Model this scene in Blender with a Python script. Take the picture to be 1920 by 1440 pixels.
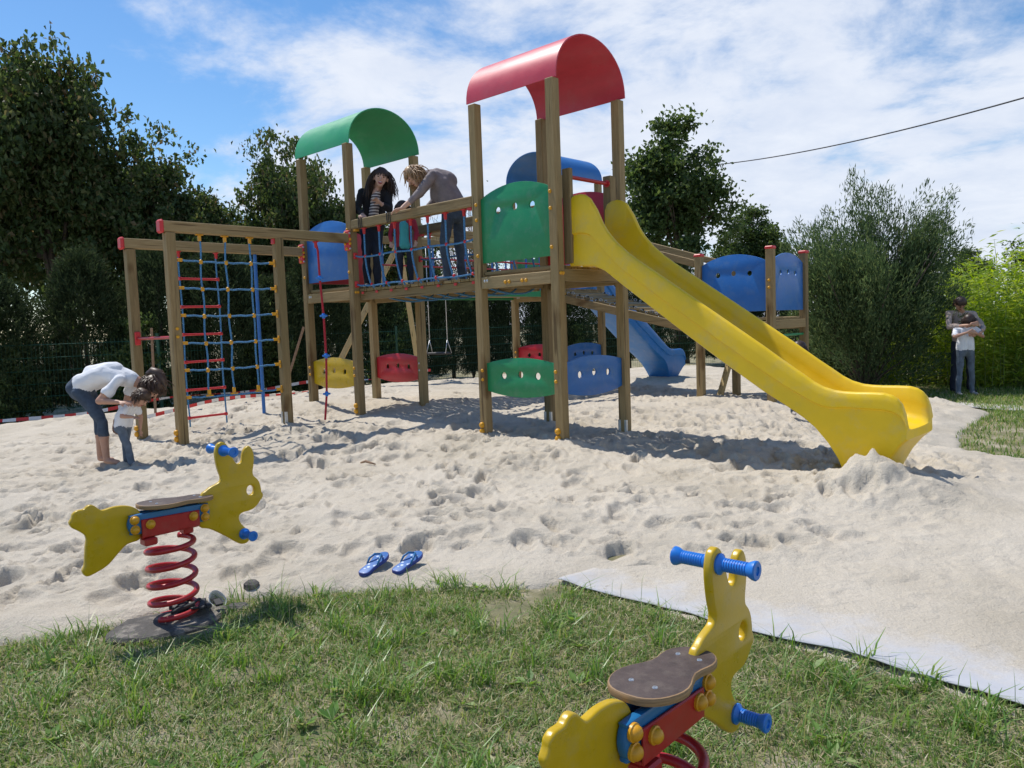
import bpy, bmesh, math, random
import numpy as np
from mathutils import Vector, Matrix
from mathutils.geometry import tessellate_polygon

# ---------------------------------------------------------------- camera, sky, sun, exposure
SC = bpy.context.scene
for _o in list(bpy.data.objects):
    bpy.data.objects.remove(_o)
COL = SC.collection
PITCH, ROLL, CAMZ = 0.07458, 0.03638, 1.35
cam_data = bpy.data.cameras.new('camera')
cam_data.sensor_width = 36.0
cam_data.lens = 1465.5 / 1920.0 * 36.0
cam_data.clip_start = 0.05
cam_data.clip_end = 2000.0
cam = bpy.data.objects.new('camera', cam_data)
COL.objects.link(cam)
_rt = Vector((1, 0, 0)); _up = Vector((0, math.sin(PITCH), math.cos(PITCH))); _bk = Vector((0, -math.cos(PITCH), math.sin(PITCH)))
_c, _s = math.cos(ROLL), math.sin(ROLL)
_r2 = _rt * _c - _up * _s
_u2 = _rt * _s + _up * _c
_m = Matrix.Identity(4)
for _k in range(3):
    _m[_k][0] = _r2[_k]; _m[_k][1] = _u2[_k]; _m[_k][2] = _bk[_k]
_m[2][3] = CAMZ
cam.matrix_world = _m
SC.camera = cam

SUN_TO = Vector((-0.4597, 0.358, 1.0)).normalized()      # direction towards the sun
SUN_EL = math.asin(SUN_TO.z)
SUN_AZ = math.atan2(SUN_TO.x, SUN_TO.y)
world = bpy.data.worlds.new('World')
SC.world = world
world.use_nodes = True
wn, wl = world.node_tree.nodes, world.node_tree.links
wn.clear()


def wnode(t, **kw):
    n = wn.new(t)
    for k, v in kw.items():
        setattr(n, k, v)
    return n


w_out = wnode('ShaderNodeOutputWorld')
w_bg = wnode('ShaderNodeBackground')
w_bg.inputs['Strength'].default_value = 0.125
sky = wnode('ShaderNodeTexSky', sky_type='NISHITA', sun_disc=False, sun_elevation=SUN_EL, sun_rotation=SUN_AZ,
            air_density=1.0, dust_density=0.25, ozone_density=3.0)
tc = wnode('ShaderNodeTexCoord')
sep = wnode('ShaderNodeSeparateXYZ')
wl.new(tc.outputs['Generated'], sep.inputs[0])


def wmath(op, a, b=None, clamp=False):
    n = wnode('ShaderNodeMath', operation=op, use_clamp=clamp)
    for i, v in enumerate((a, b)):
        if v is None:
            continue
        if isinstance(v, (int, float)):
            n.inputs[i].default_value = v
        else:
            wl.new(v, n.inputs[i])
    return n.outputs[0]


zc = wmath('MAXIMUM', sep.outputs[2], 0.0)
zd = wmath('ADD', zc, 0.22)
cx_ = wmath('DIVIDE', sep.outputs[0], zd)
cy_ = wmath('DIVIDE', sep.outputs[1], zd)
comb = wnode('ShaderNodeCombineXYZ')
wl.new(cx_, comb.inputs[0]); wl.new(cy_, comb.inputs[1])
comb.inputs[2].default_value = 3.7


def wnoise(scale, detail, rough, off, dist=0.0):
    mp = wnode('ShaderNodeMapping')
    mp.inputs['Location'].default_value = off
    wl.new(comb.outputs[0], mp.inputs[0])
    n = wnode('ShaderNodeTexNoise')
    n.inputs['Scale'].default_value = scale
    n.inputs['Detail'].default_value = detail
    n.inputs['Roughness'].default_value = rough
    n.inputs['Distortion'].default_value = dist
    wl.new(mp.outputs[0], n.inputs['Vector'])
    return n.outputs[0]


n1 = wnoise(1.5, 10.0, 0.6, (2.3, 0.4, 0.0), 0.35)
n2 = wnoise(5.5, 8.0, 0.62, (5.3, 1.4, 0.0), 0.3)
bias = wmath('MINIMUM', wmath('MULTIPLY', wmath('ADD', cx_, 0.30), 0.16), 0.035)
low = wmath('MULTIPLY', wmath('SUBTRACT', 0.40, zc), 0.40)
s1 = wmath('ADD', wmath('ADD', n1, wmath('MULTIPLY', wmath('SUBTRACT', n2, 0.5), 0.22)), wmath('ADD', bias, low))
cf = wnode('ShaderNodeMapRange', interpolation_type='SMOOTHSTEP')
cf.inputs['From Min'].default_value = 0.46
cf.inputs['From Max'].default_value = 0.66
cf.inputs['To Max'].default_value = 0.95
wl.new(s1, cf.inputs['Value'])
cloud = wnode('ShaderNodeMixRGB')
cloud.inputs['Color1'].default_value = (4.4, 5.1, 6.5, 1)
cloud.inputs['Color2'].default_value = (7.3, 7.5, 7.9, 1)
wl.new(n2, cloud.inputs['Fac'])
mixs = wnode('ShaderNodeMixRGB')
wl.new(cf.outputs[0], mixs.inputs['Fac'])
hsv = wnode('ShaderNodeHueSaturation')
hsv.inputs['Saturation'].default_value = 1.22
hsv.inputs['Value'].default_value = 1.06
wl.new(sky.outputs[0], hsv.inputs['Color'])
wl.new(hsv.outputs[0], mixs.inputs['Color1'])
wl.new(cloud.outputs[0], mixs.inputs['Color2'])
wl.new(mixs.outputs[0], w_bg.inputs['Color'])
wl.new(w_bg.outputs[0], w_out.inputs['Surface'])

sun_data = bpy.data.lights.new('sun', 'SUN')
sun_data.energy = 4.2
sun_data.angle = math.radians(0.53)
sun_data.color = (1.0, 0.95, 0.87)
sun = bpy.data.objects.new('sun', sun_data)
COL.objects.link(sun)
sun.rotation_euler = SUN_TO.to_track_quat('Z', 'Y').to_euler()
sun.location = (0, 0, 30)

SC.view_settings.view_transform = 'Standard'
SC.view_settings.look = 'None'
SC.view_settings.exposure = 0.1
SC.view_settings.gamma = 1.0
SC.view_settings.use_curve_mapping = False
SC.render.engine = 'CYCLES'
SC.cycles.max_bounces = 6
SC.cycles.diffuse_bounces = 3
SC.cycles.glossy_bounces = 2
SC.cycles.transmission_bounces = 3
SC.cycles.transparent_max_bounces = 4
SC.cycles.use_adaptive_sampling = True
SC.cycles.use_denoising = True

# ---------------------------------------------------------------- materials
def new_mat(name):
    m = bpy.data.materials.new(name)
    m.use_nodes = True
    nt = m.node_tree
    nt.nodes.clear()
    out = nt.nodes.new('ShaderNodeOutputMaterial')
    return m, nt, out


def noise_node(nt, scale, detail=4.0, rough=0.55, stretch=(1, 1, 1), coord='Object'):
    t = nt.nodes.new('ShaderNodeTexCoord')
    mp = nt.nodes.new('ShaderNodeMapping')
    mp.inputs['Scale'].default_value = stretch
    n = nt.nodes.new('ShaderNodeTexNoise')
    n.inputs['Scale'].default_value = scale
    n.inputs['Detail'].default_value = detail
    n.inputs['Roughness'].default_value = rough
    nt.links.new(t.outputs[coord], mp.inputs[0])
    nt.links.new(mp.outputs[0], n.inputs['Vector'])
    return n


def ramp(nt, fac, stops):
    r = nt.nodes.new('ShaderNodeValToRGB')
    while len(r.color_ramp.elements) < len(stops):
        r.color_ramp.elements.new(0.5)
    for e, (p, c) in zip(r.color_ramp.elements, stops):
        e.position = p
        e.color = (*c, 1)
    nt.links.new(fac, r.inputs[0])
    return r


def mul(c, k):
    return tuple(min(1.0, x * k) for x in c)


def plain(name, col, rough=0.45, var=0.16, scale=9.0, stretch=(1, 1, 1), bump=0.0, bscale=60.0, metal=0.0, spec=0.5, dirt=None, dirt_amt=0.35, coat=0.0):
    m, nt, out = new_mat(name)
    b = nt.nodes.new('ShaderNodeBsdfPrincipled')
    n = noise_node(nt, scale, 5, 0.6, stretch)
    r = ramp(nt, n.outputs[0], [(0.3, mul(col, 1 - var)), (0.7, mul(col, 1 + var))])
    src = r.outputs[0]
    if dirt:
        n3 = noise_node(nt, scale * 0.6 + 2.3, 8, 0.7)
        r3 = ramp(nt, n3.outputs[0], [(0.5, (0, 0, 0)), (0.72, (dirt_amt,) * 3)])
        mx = nt.nodes.new('ShaderNodeMixRGB')
        nt.links.new(r3.outputs[0], mx.inputs['Fac'])
        nt.links.new(src, mx.inputs['Color1'])
        mx.inputs['Color2'].default_value = (*dirt, 1)
        src = mx.outputs[0]
    nt.links.new(src, b.inputs['Base Color'])
    rr = ramp(nt, n.outputs[0], [(0.25, (max(0.02, rough - 0.07),) * 3), (0.75, (min(1, rough + 0.1),) * 3)])
    nt.links.new(rr.outputs[0], b.inputs['Roughness'])
    b.inputs['Metallic'].default_value = metal
    b.inputs['Specular IOR Level'].default_value = spec
    if coat:
        b.inputs['Coat Weight'].default_value = coat
        b.inputs['Coat Roughness'].default_value = 0.12
    if bump:
        n2 = noise_node(nt, bscale, 4, 0.6, stretch)
        bp = nt.nodes.new('ShaderNodeBump')
        bp.inputs['Strength'].default_value = bump
        bp.inputs['Distance'].default_value = 0.01
        nt.links.new(n2.outputs[0], bp.inputs['Height'])
        nt.links.new(bp.outputs[0], b.inputs['Normal'])
    nt.links.new(b.outputs[0], out.inputs['Surface'])
    return m


def wood_mat(name, axis, c0=(0.225, 0.155, 0.072), c1=(0.375, 0.275, 0.140), green=(0.21, 0.175, 0.085)):
    m, nt, out = new_mat(name)
    st = [9, 9, 9]
    st[axis] = 0.7
    st2 = [3, 3, 3]
    st2[axis] = 0.5
    b = nt.nodes.new('ShaderNodeBsdfPrincipled')
    n = noise_node(nt, 6.0, 8, 0.65, st)
    n.inputs['Distortion'].default_value = 0.6
    r = ramp(nt, n.outputs[0], [(0.28, c0), (0.5, tuple((a + d) / 2 for a, d in zip(c0, c1))), (0.72, c1)])
    g = noise_node(nt, 1.3, 3, 0.5, st2)
    gr = ramp(nt, g.outputs[0], [(0.42, (0, 0, 0)), (0.7, (0.65,) * 3)])
    mx = nt.nodes.new('ShaderNodeMixRGB')
    nt.links.new(gr.outputs[0], mx.inputs['Fac'])
    nt.links.new(r.outputs[0], mx.inputs['Color1'])
    mx.inputs['Color2'].default_value = (*green, 1)
    k = noise_node(nt, 3.2, 2, 0.4, tuple(1.0 if i != axis else 0.55 for i in range(3)))
    kr = ramp(nt, k.outputs[0], [(0.69, (1, 1, 1)), (0.76, (0.55, 0.45, 0.36))])
    mk = nt.nodes.new('ShaderNodeMixRGB')
    mk.blend_type = 'MULTIPLY'
    mk.inputs['Fac'].default_value = 1.0
    nt.links.new(mx.outputs[0], mk.inputs['Color1'])
    nt.links.new(kr.outputs[0], mk.inputs['Color2'])
    # every timber has its own tone; drying checks along the grain
    oi = nt.nodes.new('ShaderNodeObjectInfo')
    tone = ramp(nt, oi.outputs['Random'], [(0.0, (0.78, 0.76, 0.72)), (0.5, (1.0, 0.98, 0.93)), (1.0, (1.16, 1.16, 1.18))])
    mt = nt.nodes.new('ShaderNodeMixRGB')
    mt.blend_type = 'MULTIPLY'
    mt.inputs['Fac'].default_value = 1.0
    nt.links.new(mk.outputs[0], mt.inputs['Color1'])
    nt.links.new(tone.outputs[0], mt.inputs['Color2'])
    st3 = [26, 26, 26]
    st3[axis] = 0.9
    ck = noise_node(nt, 1.6, 2, 0.4, st3)
    cr_ = ramp(nt, ck.outputs[0], [(0.30, (0.35, 0.30, 0.26)), (0.36, (1, 1, 1))])
    mc = nt.nodes.new('ShaderNodeMixRGB')
    mc.blend_type = 'MULTIPLY'
    mc.inputs['Fac'].default_value = 0.85
    nt.links.new(mt.outputs[0], mc.inputs['Color1'])
    nt.links.new(cr_.outputs[0], mc.inputs['Color2'])
    nt.links.new(mc.outputs[0], b.inputs['Base Color'])
    b.inputs['Roughness'].default_value = 0.72
    b.inputs['Specular IOR Level'].default_value = 0.3
    bp = nt.nodes.new('ShaderNodeBump')
    bp.inputs['Strength'].default_value = 0.35
    bp.inputs['Distance'].default_value = 0.006
    nt.links.new(n.outputs[0], bp.inputs['Height'])
    nt.links.new(bp.outputs[0], b.inputs['Normal'])
    nt.links.new(b.outputs[0], out.inputs['Surface'])
    return m


def leaf_mat(name, stops, trans=0.35, rough=0.5, spec=0.35):
    m, nt, out = new_mat(name)
    geo = nt.nodes.new('ShaderNodeNewGeometry')
    r = ramp(nt, geo.outputs['Random Per Island'], stops)
    b = nt.nodes.new('ShaderNodeBsdfPrincipled')
    b.inputs['Roughness'].default_value = rough
    b.inputs['Specular IOR Level'].default_value = spec
    nt.links.new(r.outputs[0], b.inputs['Base Color'])
    tr = nt.nodes.new('ShaderNodeBsdfTranslucent')
    hs = nt.nodes.new('ShaderNodeHueSaturation')
    hs.inputs['Hue'].default_value = 0.485
    hs.inputs['Saturation'].default_value = 1.15
    hs.inputs['Value'].default_value = 1.5
    nt.links.new(r.outputs[0], hs.inputs['Color'])
    nt.links.new(hs.outputs[0], tr.inputs['Color'])
    mx = nt.nodes.new('ShaderNodeMixShader')
    mx.inputs[0].default_value = trans
    nt.links.new(b.outputs[0], mx.inputs[1])
    nt.links.new(tr.outputs[0], mx.inputs[2])
    nt.links.new(mx.outputs[0], out.inputs['Surface'])
    return m


M = {}
M['wood_z'] = wood_mat('wood_upright', 2)
M['wood_x'] = wood_mat('wood_along_x', 0)
M['wood_y'] = wood_mat('wood_along_y', 1)
M['wood_new'] = wood_mat('wood_pale', 2, (0.40, 0.28, 0.13), (0.55, 0.42, 0.22), (0.43, 0.35, 0.17))
SANDC = (0.55, 0.49, 0.41)
M['yellow'] = plain('yellow_board', (0.56, 0.365, 0.004), 0.30, 0.06, 14, bump=0.06, bscale=120, dirt=(0.42, 0.33, 0.12), dirt_amt=0.45)
M['slide_yellow'] = plain('yellow_moulded_plastic', (0.83, 0.55, 0.008), 0.40, 0.05, 5, bump=0.06, bscale=45, dirt=(0.60, 0.46, 0.16), dirt_amt=0.5)
M['slide_blue'] = plain('blue_moulded_plastic', (0.028, 0.185, 0.52), 0.4, 0.06, 5, bump=0.05, bscale=45, dirt=(0.25, 0.33, 0.45), dirt_amt=0.3)
M['blue'] = plain('blue_board', (0.022, 0.145, 0.46), 0.36, 0.06, 10, bump=0.02, bscale=160, dirt=(0.14, 0.23, 0.38), dirt_amt=0.45)
M['blue_grip'] = plain('blue_rubber_grip', (0.015, 0.18, 0.62), 0.38, 0.08, 30)
M['blue_plate'] = plain('blue_steel_plate', (0.012, 0.14, 0.34), 0.35, 0.08, 18)
M['green'] = plain('green_board', (0.012, 0.235, 0.085), 0.36, 0.06, 10, bump=0.02, bscale=160, dirt=(0.12, 0.26, 0.16), dirt_amt=0.42)
M['red'] = plain('red_board', (0.50, 0.018, 0.03), 0.34, 0.08, 10, bump=0.02, bscale=160)
M['red_plastic'] = plain('red_plastic_fitting', (0.56, 0.025, 0.03), 0.42, 0.1, 25)
M['red_steel'] = plain('red_painted_steel', (0.40, 0.014, 0.018), 0.33, 0.1, 20, dirt=(0.30, 0.10, 0.08), dirt_amt=0.4)
M['yellow_cap'] = plain('orange_yellow_cap', (0.66, 0.32, 0.012), 0.38, 0.08, 25)
M['roof_red'] = plain('red_roof_sheet', (0.56, 0.045, 0.075), 0.42, 0.08, 4, stretch=(1, 5, 1), dirt=(0.50, 0.12, 0.14), dirt_amt=0.4)
M['roof_green'] = plain('green_roof_sheet', (0.03, 0.33, 0.135), 0.42, 0.08, 4, stretch=(1, 5, 1), dirt=(0.10, 0.36, 0.2), dirt_amt=0.4)
M['roof_blue'] = plain('blue_roof_sheet', (0.025, 0.16, 0.46), 0.42, 0.08, 4, stretch=(5, 1, 1), dirt=(0.1, 0.22, 0.42), dirt_amt=0.4)
M['steel'] = plain('galvanised_steel', (0.55, 0.56, 0.57), 0.42, 0.2, 30, metal=0.85)
M['rope_blue'] = plain('blue_rope', (0.07, 0.22, 0.42), 0.75, 0.55, 90, bump=0.6, bscale=160)
M['rope_red'] = plain('red_rope', (0.42, 0.02, 0.035), 0.75, 0.3, 90, bump=0.6, bscale=160)
M['black'] = plain('black_rubber', (0.022, 0.022, 0.024), 0.6, 0.3, 20)
M['cable'] = plain('dark_cable_sheath', (0.03, 0.03, 0.034), 0.6, 0.2, 20)
M['plywood'] = plain('brown_film_plywood', (0.085, 0.062, 0.055), 0.6, 0.22, 30, bump=0.15, bscale=220, spec=0.3, dirt=(0.24, 0.20, 0.16), dirt_amt=0.35)
M['ply_edge'] = plain('plywood_edge', (0.30, 0.185, 0.09), 0.6, 0.35, 30, stretch=(0.5, 0.5, 9))
M['fence_green'] = plain('green_coated_wire', (0.012, 0.07, 0.04), 0.45, 0.2, 20)
M['bark'] = plain('bark', (0.10, 0.075, 0.055), 0.9, 0.45, 8, stretch=(4, 4, 0.8), bump=0.8, bscale=14)
M['twig'] = plain('dry_twig', (0.24, 0.15, 0.09), 0.8, 0.3, 30)
M['concrete'] = plain('dirty_concrete', (0.090, 0.083, 0.076), 0.9, 0.3, 18, bump=0.7, bscale=60, dirt=SANDC, dirt_amt=0.6)
M['white_plastic'] = plain('white_plastic', (0.78, 0.79, 0.80), 0.4, 0.06, 20)
M['tape_red'] = plain('tape_red', (0.62, 0.03, 0.03), 0.45, 0.1, 20)
M['tape_white'] = plain('tape_white', (0.78, 0.77, 0.75), 0.45, 0.06, 20)
M['skin'] = plain('skin', (0.46, 0.255, 0.175), 0.5, 0.1, 25)
M['skin_pale'] = plain('skin_pale', (0.56, 0.34, 0.255), 0.5, 0.1, 25)
M['hair_dark'] = plain('dark_brown_hair', (0.040, 0.022, 0.015), 0.45, 0.4, 60)
M['hair_brown'] = plain('brown_hair', (0.065, 0.035, 0.020), 0.45, 0.4, 60)
M['hair_blonde'] = plain('dark_blonde_hair', (0.33, 0.20, 0.10), 0.45, 0.35, 60)
M['cloth_white'] = plain('white_cotton', (0.76, 0.77, 0.80), 0.85, 0.06, 14, bump=0.5, bscale=26)
M['denim'] = plain('blue_denim', (0.045, 0.068, 0.105), 0.85, 0.35, 16, bump=0.4, bscale=45)
M['denim_grey'] = plain('washed_denim', (0.115, 0.145, 0.185), 0.85, 0.35, 14, bump=0.5, bscale=35)
M['denim_dark'] = plain('dark_denim', (0.018, 0.024, 0.042), 0.85, 0.35, 16, bump=0.4, bscale=45)
M['cloth_black'] = plain('black_knit', (0.014, 0.014, 0.017), 0.9, 0.3, 40, bump=0.4, bscale=60)
M['cloth_grey'] = plain('grey_mauve_jacket', (0.215, 0.18, 0.185), 0.8, 0.22, 12, bump=0.6, bscale=24)
M['cloth_beige'] = plain('beige_shirt', (0.40, 0.32, 0.28), 0.85, 0.15, 14, bump=0.5, bscale=26)
M['cloth_red'] = plain('red_jacket', (0.34, 0.022, 0.045), 0.8, 0.15, 14, bump=0.5, bscale=26)
M['cloth_teal'] = plain('turquoise_shirt', (0.07, 0.42, 0.46), 0.85, 0.1, 14, bump=0.4, bscale=26)
M['shoe'] = plain('pale_shoe', (0.42, 0.38, 0.36), 0.7, 0.25, 30)
M['eye'] = plain('eye', (0.02, 0.015, 0.012), 0.2, 0.1, 10)
M['mouth'] = plain('mouth', (0.30, 0.06, 0.055), 0.5, 0.1, 10)
M['print_dark'] = plain('dark_print', (0.05, 0.05, 0.06), 0.8, 0.3, 40)


def striped():
    m, nt, out = new_mat('striped_top')
    b = nt.nodes.new('ShaderNodeBsdfPrincipled')
    t = nt.nodes.new('ShaderNodeTexCoord')
    w = nt.nodes.new('ShaderNodeTexWave')
    w.bands_direction = 'Z'
    w.inputs['Scale'].default_value = 9.0
    w.inputs['Distortion'].default_value = 0.8
    nt.links.new(t.outputs['Object'], w.inputs['Vector'])
    r = ramp(nt, w.outputs[0], [(0.45, (0.055, 0.035, 0.04)), (0.55, (0.62, 0.56, 0.52))])
    nt.links.new(r.outputs[0], b.inputs['Base Color'])
    b.inputs['Roughness'].default_value = 0.85
    nt.links.new(b.outputs[0], out.inputs['Surface'])
    return m


M['striped'] = striped()


def flipflop_mat():
    m, nt, out = new_mat('blue_print_sole')
    b = nt.nodes.new('ShaderNodeBsdfPrincipled')
    t = nt.nodes.new('ShaderNodeTexCoord')
    v = nt.nodes.new('ShaderNodeTexVoronoi')
    v.inputs['Scale'].default_value = 34.0
    nt.links.new(t.outputs['Object'], v.inputs['Vector'])
    r = ramp(nt, v.outputs['Distance'], [(0.22, (0.55, 0.66, 0.80)), (0.34, (0.045, 0.15, 0.42))])
    nt.links.new(r.outputs[0], b.inputs['Base Color'])
    b.inputs['Roughness'].default_value = 0.5
    nt.links.new(b.outputs[0], out.inputs['Surface'])
    return m


M['flip_print'] = flipflop_mat()
M['flip_edge'] = plain('dark_blue_foam', (0.02, 0.05, 0.26), 0.6, 0.1, 30)


def sand_nodes(nt):
    """colour and bump of the sand; returns (colour socket, bump normal socket)"""
    n = noise_node(nt, 1.1, 6, 0.6)
    r = ramp(nt, n.outputs[0], [(0.3, (0.51, 0.455, 0.365)), (0.5, (0.60, 0.54, 0.445)), (0.72, (0.665, 0.605, 0.51))])
    g = noise_node(nt, 160.0, 3, 0.7)
    gr = ramp(nt, g.outputs[0], [(0.3, (0.70, 0.67, 0.64)), (0.56, (1, 1, 1))])
    mx = nt.nodes.new('ShaderNodeMixRGB')
    mx.blend_type = 'MULTIPLY'
    mx.inputs['Fac'].default_value = 0.8
    nt.links.new(r.outputs[0], mx.inputs['Color1'])
    nt.links.new(gr.outputs[0], mx.inputs['Color2'])
    n2 = noise_node(nt, 26.0, 9, 0.68)
    n3 = noise_node(nt, 110.0, 5, 0.7)
    ad = nt.nodes.new('ShaderNodeMath')
    ad.operation = 'MULTIPLY_ADD'
    nt.links.new(n3.outputs[0], ad.inputs[0])
    ad.inputs[1].default_value = 0.35
    nt.links.new(n2.outputs[0], ad.inputs[2])
    bp = nt.nodes.new('ShaderNodeBump')
    bp.inputs['Strength'].default_value = 0.8
    bp.inputs['Distance'].default_value = 0.024
    nt.links.new(ad.outputs[0], bp.inputs['Height'])
    return mx.outputs[0], bp


def sand_mat():
    m, nt, out = new_mat('sand')
    b = nt.nodes.new('ShaderNodeBsdfPrincipled')
    col, bp = sand_nodes(nt)
    nt.links.new(col, b.inputs['Base Color'])
    b.inputs['Roughness'].default_value = 0.95
    b.inputs['Specular IOR Level'].default_value = 0.15
    nt.links.new(bp.outputs[0], b.inputs['Normal'])
    nt.links.new(b.outputs[0], out.inputs['Surface'])
    return m


M['sand'] = sand_mat()


def turf_mat():
    m, nt, out = new_mat('turf_soil')
    b = nt.nodes.new('ShaderNodeBsdfPrincipled')
    n = noise_node(nt, 3.2, 8, 0.65)
    r = ramp(nt, n.outputs[0], [(0.34, (0.13, 0.14, 0.06)), (0.50, (0.25, 0.225, 0.125)), (0.64, (0.42, 0.37, 0.27)), (0.8, (0.50, 0.45, 0.37))])
    nt.links.new(r.outputs[0], b.inputs['Base Color'])
    b.inputs['Roughness'].default_value = 0.95
    n2 = noise_node(nt, 60.0, 6, 0.7)
    bp = nt.nodes.new('ShaderNodeBump')
    bp.inputs['Strength'].default_value = 0.8
    bp.inputs['Distance'].default_value = 0.02
    nt.links.new(n2.outputs[0], bp.inputs['Height'])
    nt.links.new(bp.outputs[0], b.inputs['Normal'])
    nt.links.new(b.outputs[0], out.inputs['Surface'])
    return m


M['turf'] = turf_mat()
M['geotextile'] = plain('white_geotextile', (0.50, 0.51, 0.54), 0.9, 0.08, 3, bump=0.25, bscale=12)


def dusted(name, col):
    """fabric partly covered by a film of the same sand; 'cover' grows away from the free edge"""
    m, nt, out = new_mat(name)
    b = nt.nodes.new('ShaderNodeBsdfPrincipled')
    n = noise_node(nt, 3.4, 13, 0.74)
    at = nt.nodes.new('ShaderNodeAttribute')
    at.attribute_name = 'cover'
    sm_ = nt.nodes.new('ShaderNodeMath')
    sm_.operation = 'ADD'
    nt.links.new(n.outputs[0], sm_.inputs[0])
    nt.links.new(at.outputs['Fac'], sm_.inputs[1])
    r = ramp(nt, sm_.outputs[0], [(0.40, (0.0, 0.0, 0.0)), (0.60, (0.55, 0.55, 0.55)), (0.78, (1, 1, 1))])
    sc_, bp = sand_nodes(nt)
    w = noise_node(nt, 5.0, 4, 0.6)
    wr = ramp(nt, w.outputs[0], [(0.3, mul(col, 0.9)), (0.7, mul(col, 1.06))])
    mx = nt.nodes.new('ShaderNodeMixRGB')
    nt.links.new(r.outputs[0], mx.inputs['Fac'])
    nt.links.new(wr.outputs[0], mx.inputs['Color1'])
    nt.links.new(sc_, mx.inputs['Color2'])
    nt.links.new(mx.outputs[0], b.inputs['Base Color'])
    ms = nt.nodes.new('ShaderNodeMath')
    ms.operation = 'MULTIPLY_ADD'
    nt.links.new(r.outputs[0], ms.inputs[0])
    ms.inputs[1].default_value = 0.65
    ms.inputs[2].default_value = 0.15
    nt.links.new(ms.outputs[0], bp.inputs['Strength'])
    b.inputs['Roughness'].default_value = 0.93
    b.inputs['Specular IOR Level'].default_value = 0.15
    nt.links.new(bp.outputs[0], b.inputs['Normal'])
    nt.links.new(b.outputs[0], out.inputs['Surface'])
    return m


M['geotextile'] = dusted('white_geotextile', (0.46, 0.47, 0.50))
M['leaf_oak'] = leaf_mat('oak_leaf', [(0.0, (0.038, 0.068, 0.020)), (0.5, (0.068, 0.108, 0.034)), (0.85, (0.110, 0.140, 0.052)), (0.96, (0.15, 0.135, 0.06)), (1.0, (0.19, 0.14, 0.07))], 0.42)
M['leaf_oak2'] = leaf_mat('oak_leaf_green', [(0.0, (0.035, 0.070, 0.020)), (0.5, (0.070, 0.115, 0.034)), (1.0, (0.12, 0.165, 0.055))], 0.42)
M['leaf_con'] = leaf_mat('conifer_spray', [(0.0, (0.020, 0.036, 0.016)), (0.6, (0.038, 0.060, 0.027)), (1.0, (0.075, 0.098, 0.046))], 0.25, 0.8, 0.1)
M['leaf_shrub'] = leaf_mat('feathery_spray', [(0.0, (0.045, 0.082, 0.036)), (0.5, (0.080, 0.130, 0.055)), (1.0, (0.165, 0.210, 0.085))], 0.42, 0.6, 0.2)
M['leaf_bamboo'] = leaf_mat('bamboo_leaf', [(0.0, (0.15, 0.25, 0.03)), (0.5, (0.28, 0.40, 0.055)), (1.0, (0.44, 0.50, 0.11))], 0.48)
M['leaf_grass'] = leaf_mat('grass_blade', [(0.0, (0.085, 0.165, 0.036)), (0.45, (0.16, 0.27, 0.062)), (0.74, (0.25, 0.335, 0.10)), (0.88, (0.40, 0.37, 0.17)), (1.0, (0.60, 0.53, 0.35))], 0.42, 0.45, 0.45)
M['leaf_tuft'] = leaf_mat('tuft_blade', [(0.0, (0.10, 0.21, 0.04)), (0.6, (0.19, 0.33, 0.07)), (0.9, (0.29, 0.36, 0.12)), (1.0, (0.40, 0.36, 0.19))], 0.38, 0.4, 0.5)

# ---------------------------------------------------------------- builders
OFF = {}


def tag(o, label=None, cat=None, group=None, kind=None):
    for k, v in (('label', label), ('category', cat), ('group', group), ('kind', kind)):
        if v is not None:
            o[k] = v
    return o


def thing(name, label, cat, loc=(0, 0, 0), rotz=0.0, group=None, off=None):
    o = bpy.data.objects.new(name, None)
    o.empty_display_size = 0.1
    COL.objects.link(o)
    o.location = loc
    o.rotation_euler = (0, 0, rotz)
    OFF[o.name] = np.array(off if off is not None else (0.0, 0.0, 0.0), float)
    return tag(o, label, cat, group)


def link(name, mesh, parent=None, loc=None, rot=None):
    o = bpy.data.objects.new(name, mesh)
    COL.objects.link(o)
    if parent is not None:
        o.parent = parent
        OFF[o.name] = OFF.get(parent.name, np.zeros(3))
    if loc is not None:
        o.location = Vector(loc) - Vector(OFF.get(parent.name, np.zeros(3)) if parent is not None else (0, 0, 0))
    if rot is not None:
        o.rotation_euler = rot
    return o


def np_mesh(name, V, Fq, mats, smooth=False, midx=None):
    """mesh from numpy arrays; Fq is (n,k) with a constant corner count"""
    V = np.asarray(V, np.float32)
    Fq = np.asarray(Fq, np.int32)
    me = bpy.data.meshes.new(name)
    n, k = Fq.shape
    me.vertices.add(len(V))
    me.vertices.foreach_set('co', V.ravel())
    me.loops.add(n * k)
    me.loops.foreach_set('vertex_index', Fq.ravel())
    me.polygons.add(n)
    me.polygons.foreach_set('loop_start', np.arange(0, n * k, k, dtype=np.int32))
    try:
        me.polygons.foreach_set('loop_total', np.full(n, k, np.int32))
    except Exception:
        pass
    for m in (mats if isinstance(mats, (list, tuple)) else [mats]):
        me.materials.append(m)
    if midx is not None:
        me.polygons.foreach_set('material_index', np.asarray(midx, np.int32))
    me.polygons.foreach_set('use_smooth', np.full(n, bool(smooth)))
    me.update(calc_edges=True)
    me.validate()
    return me


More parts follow.
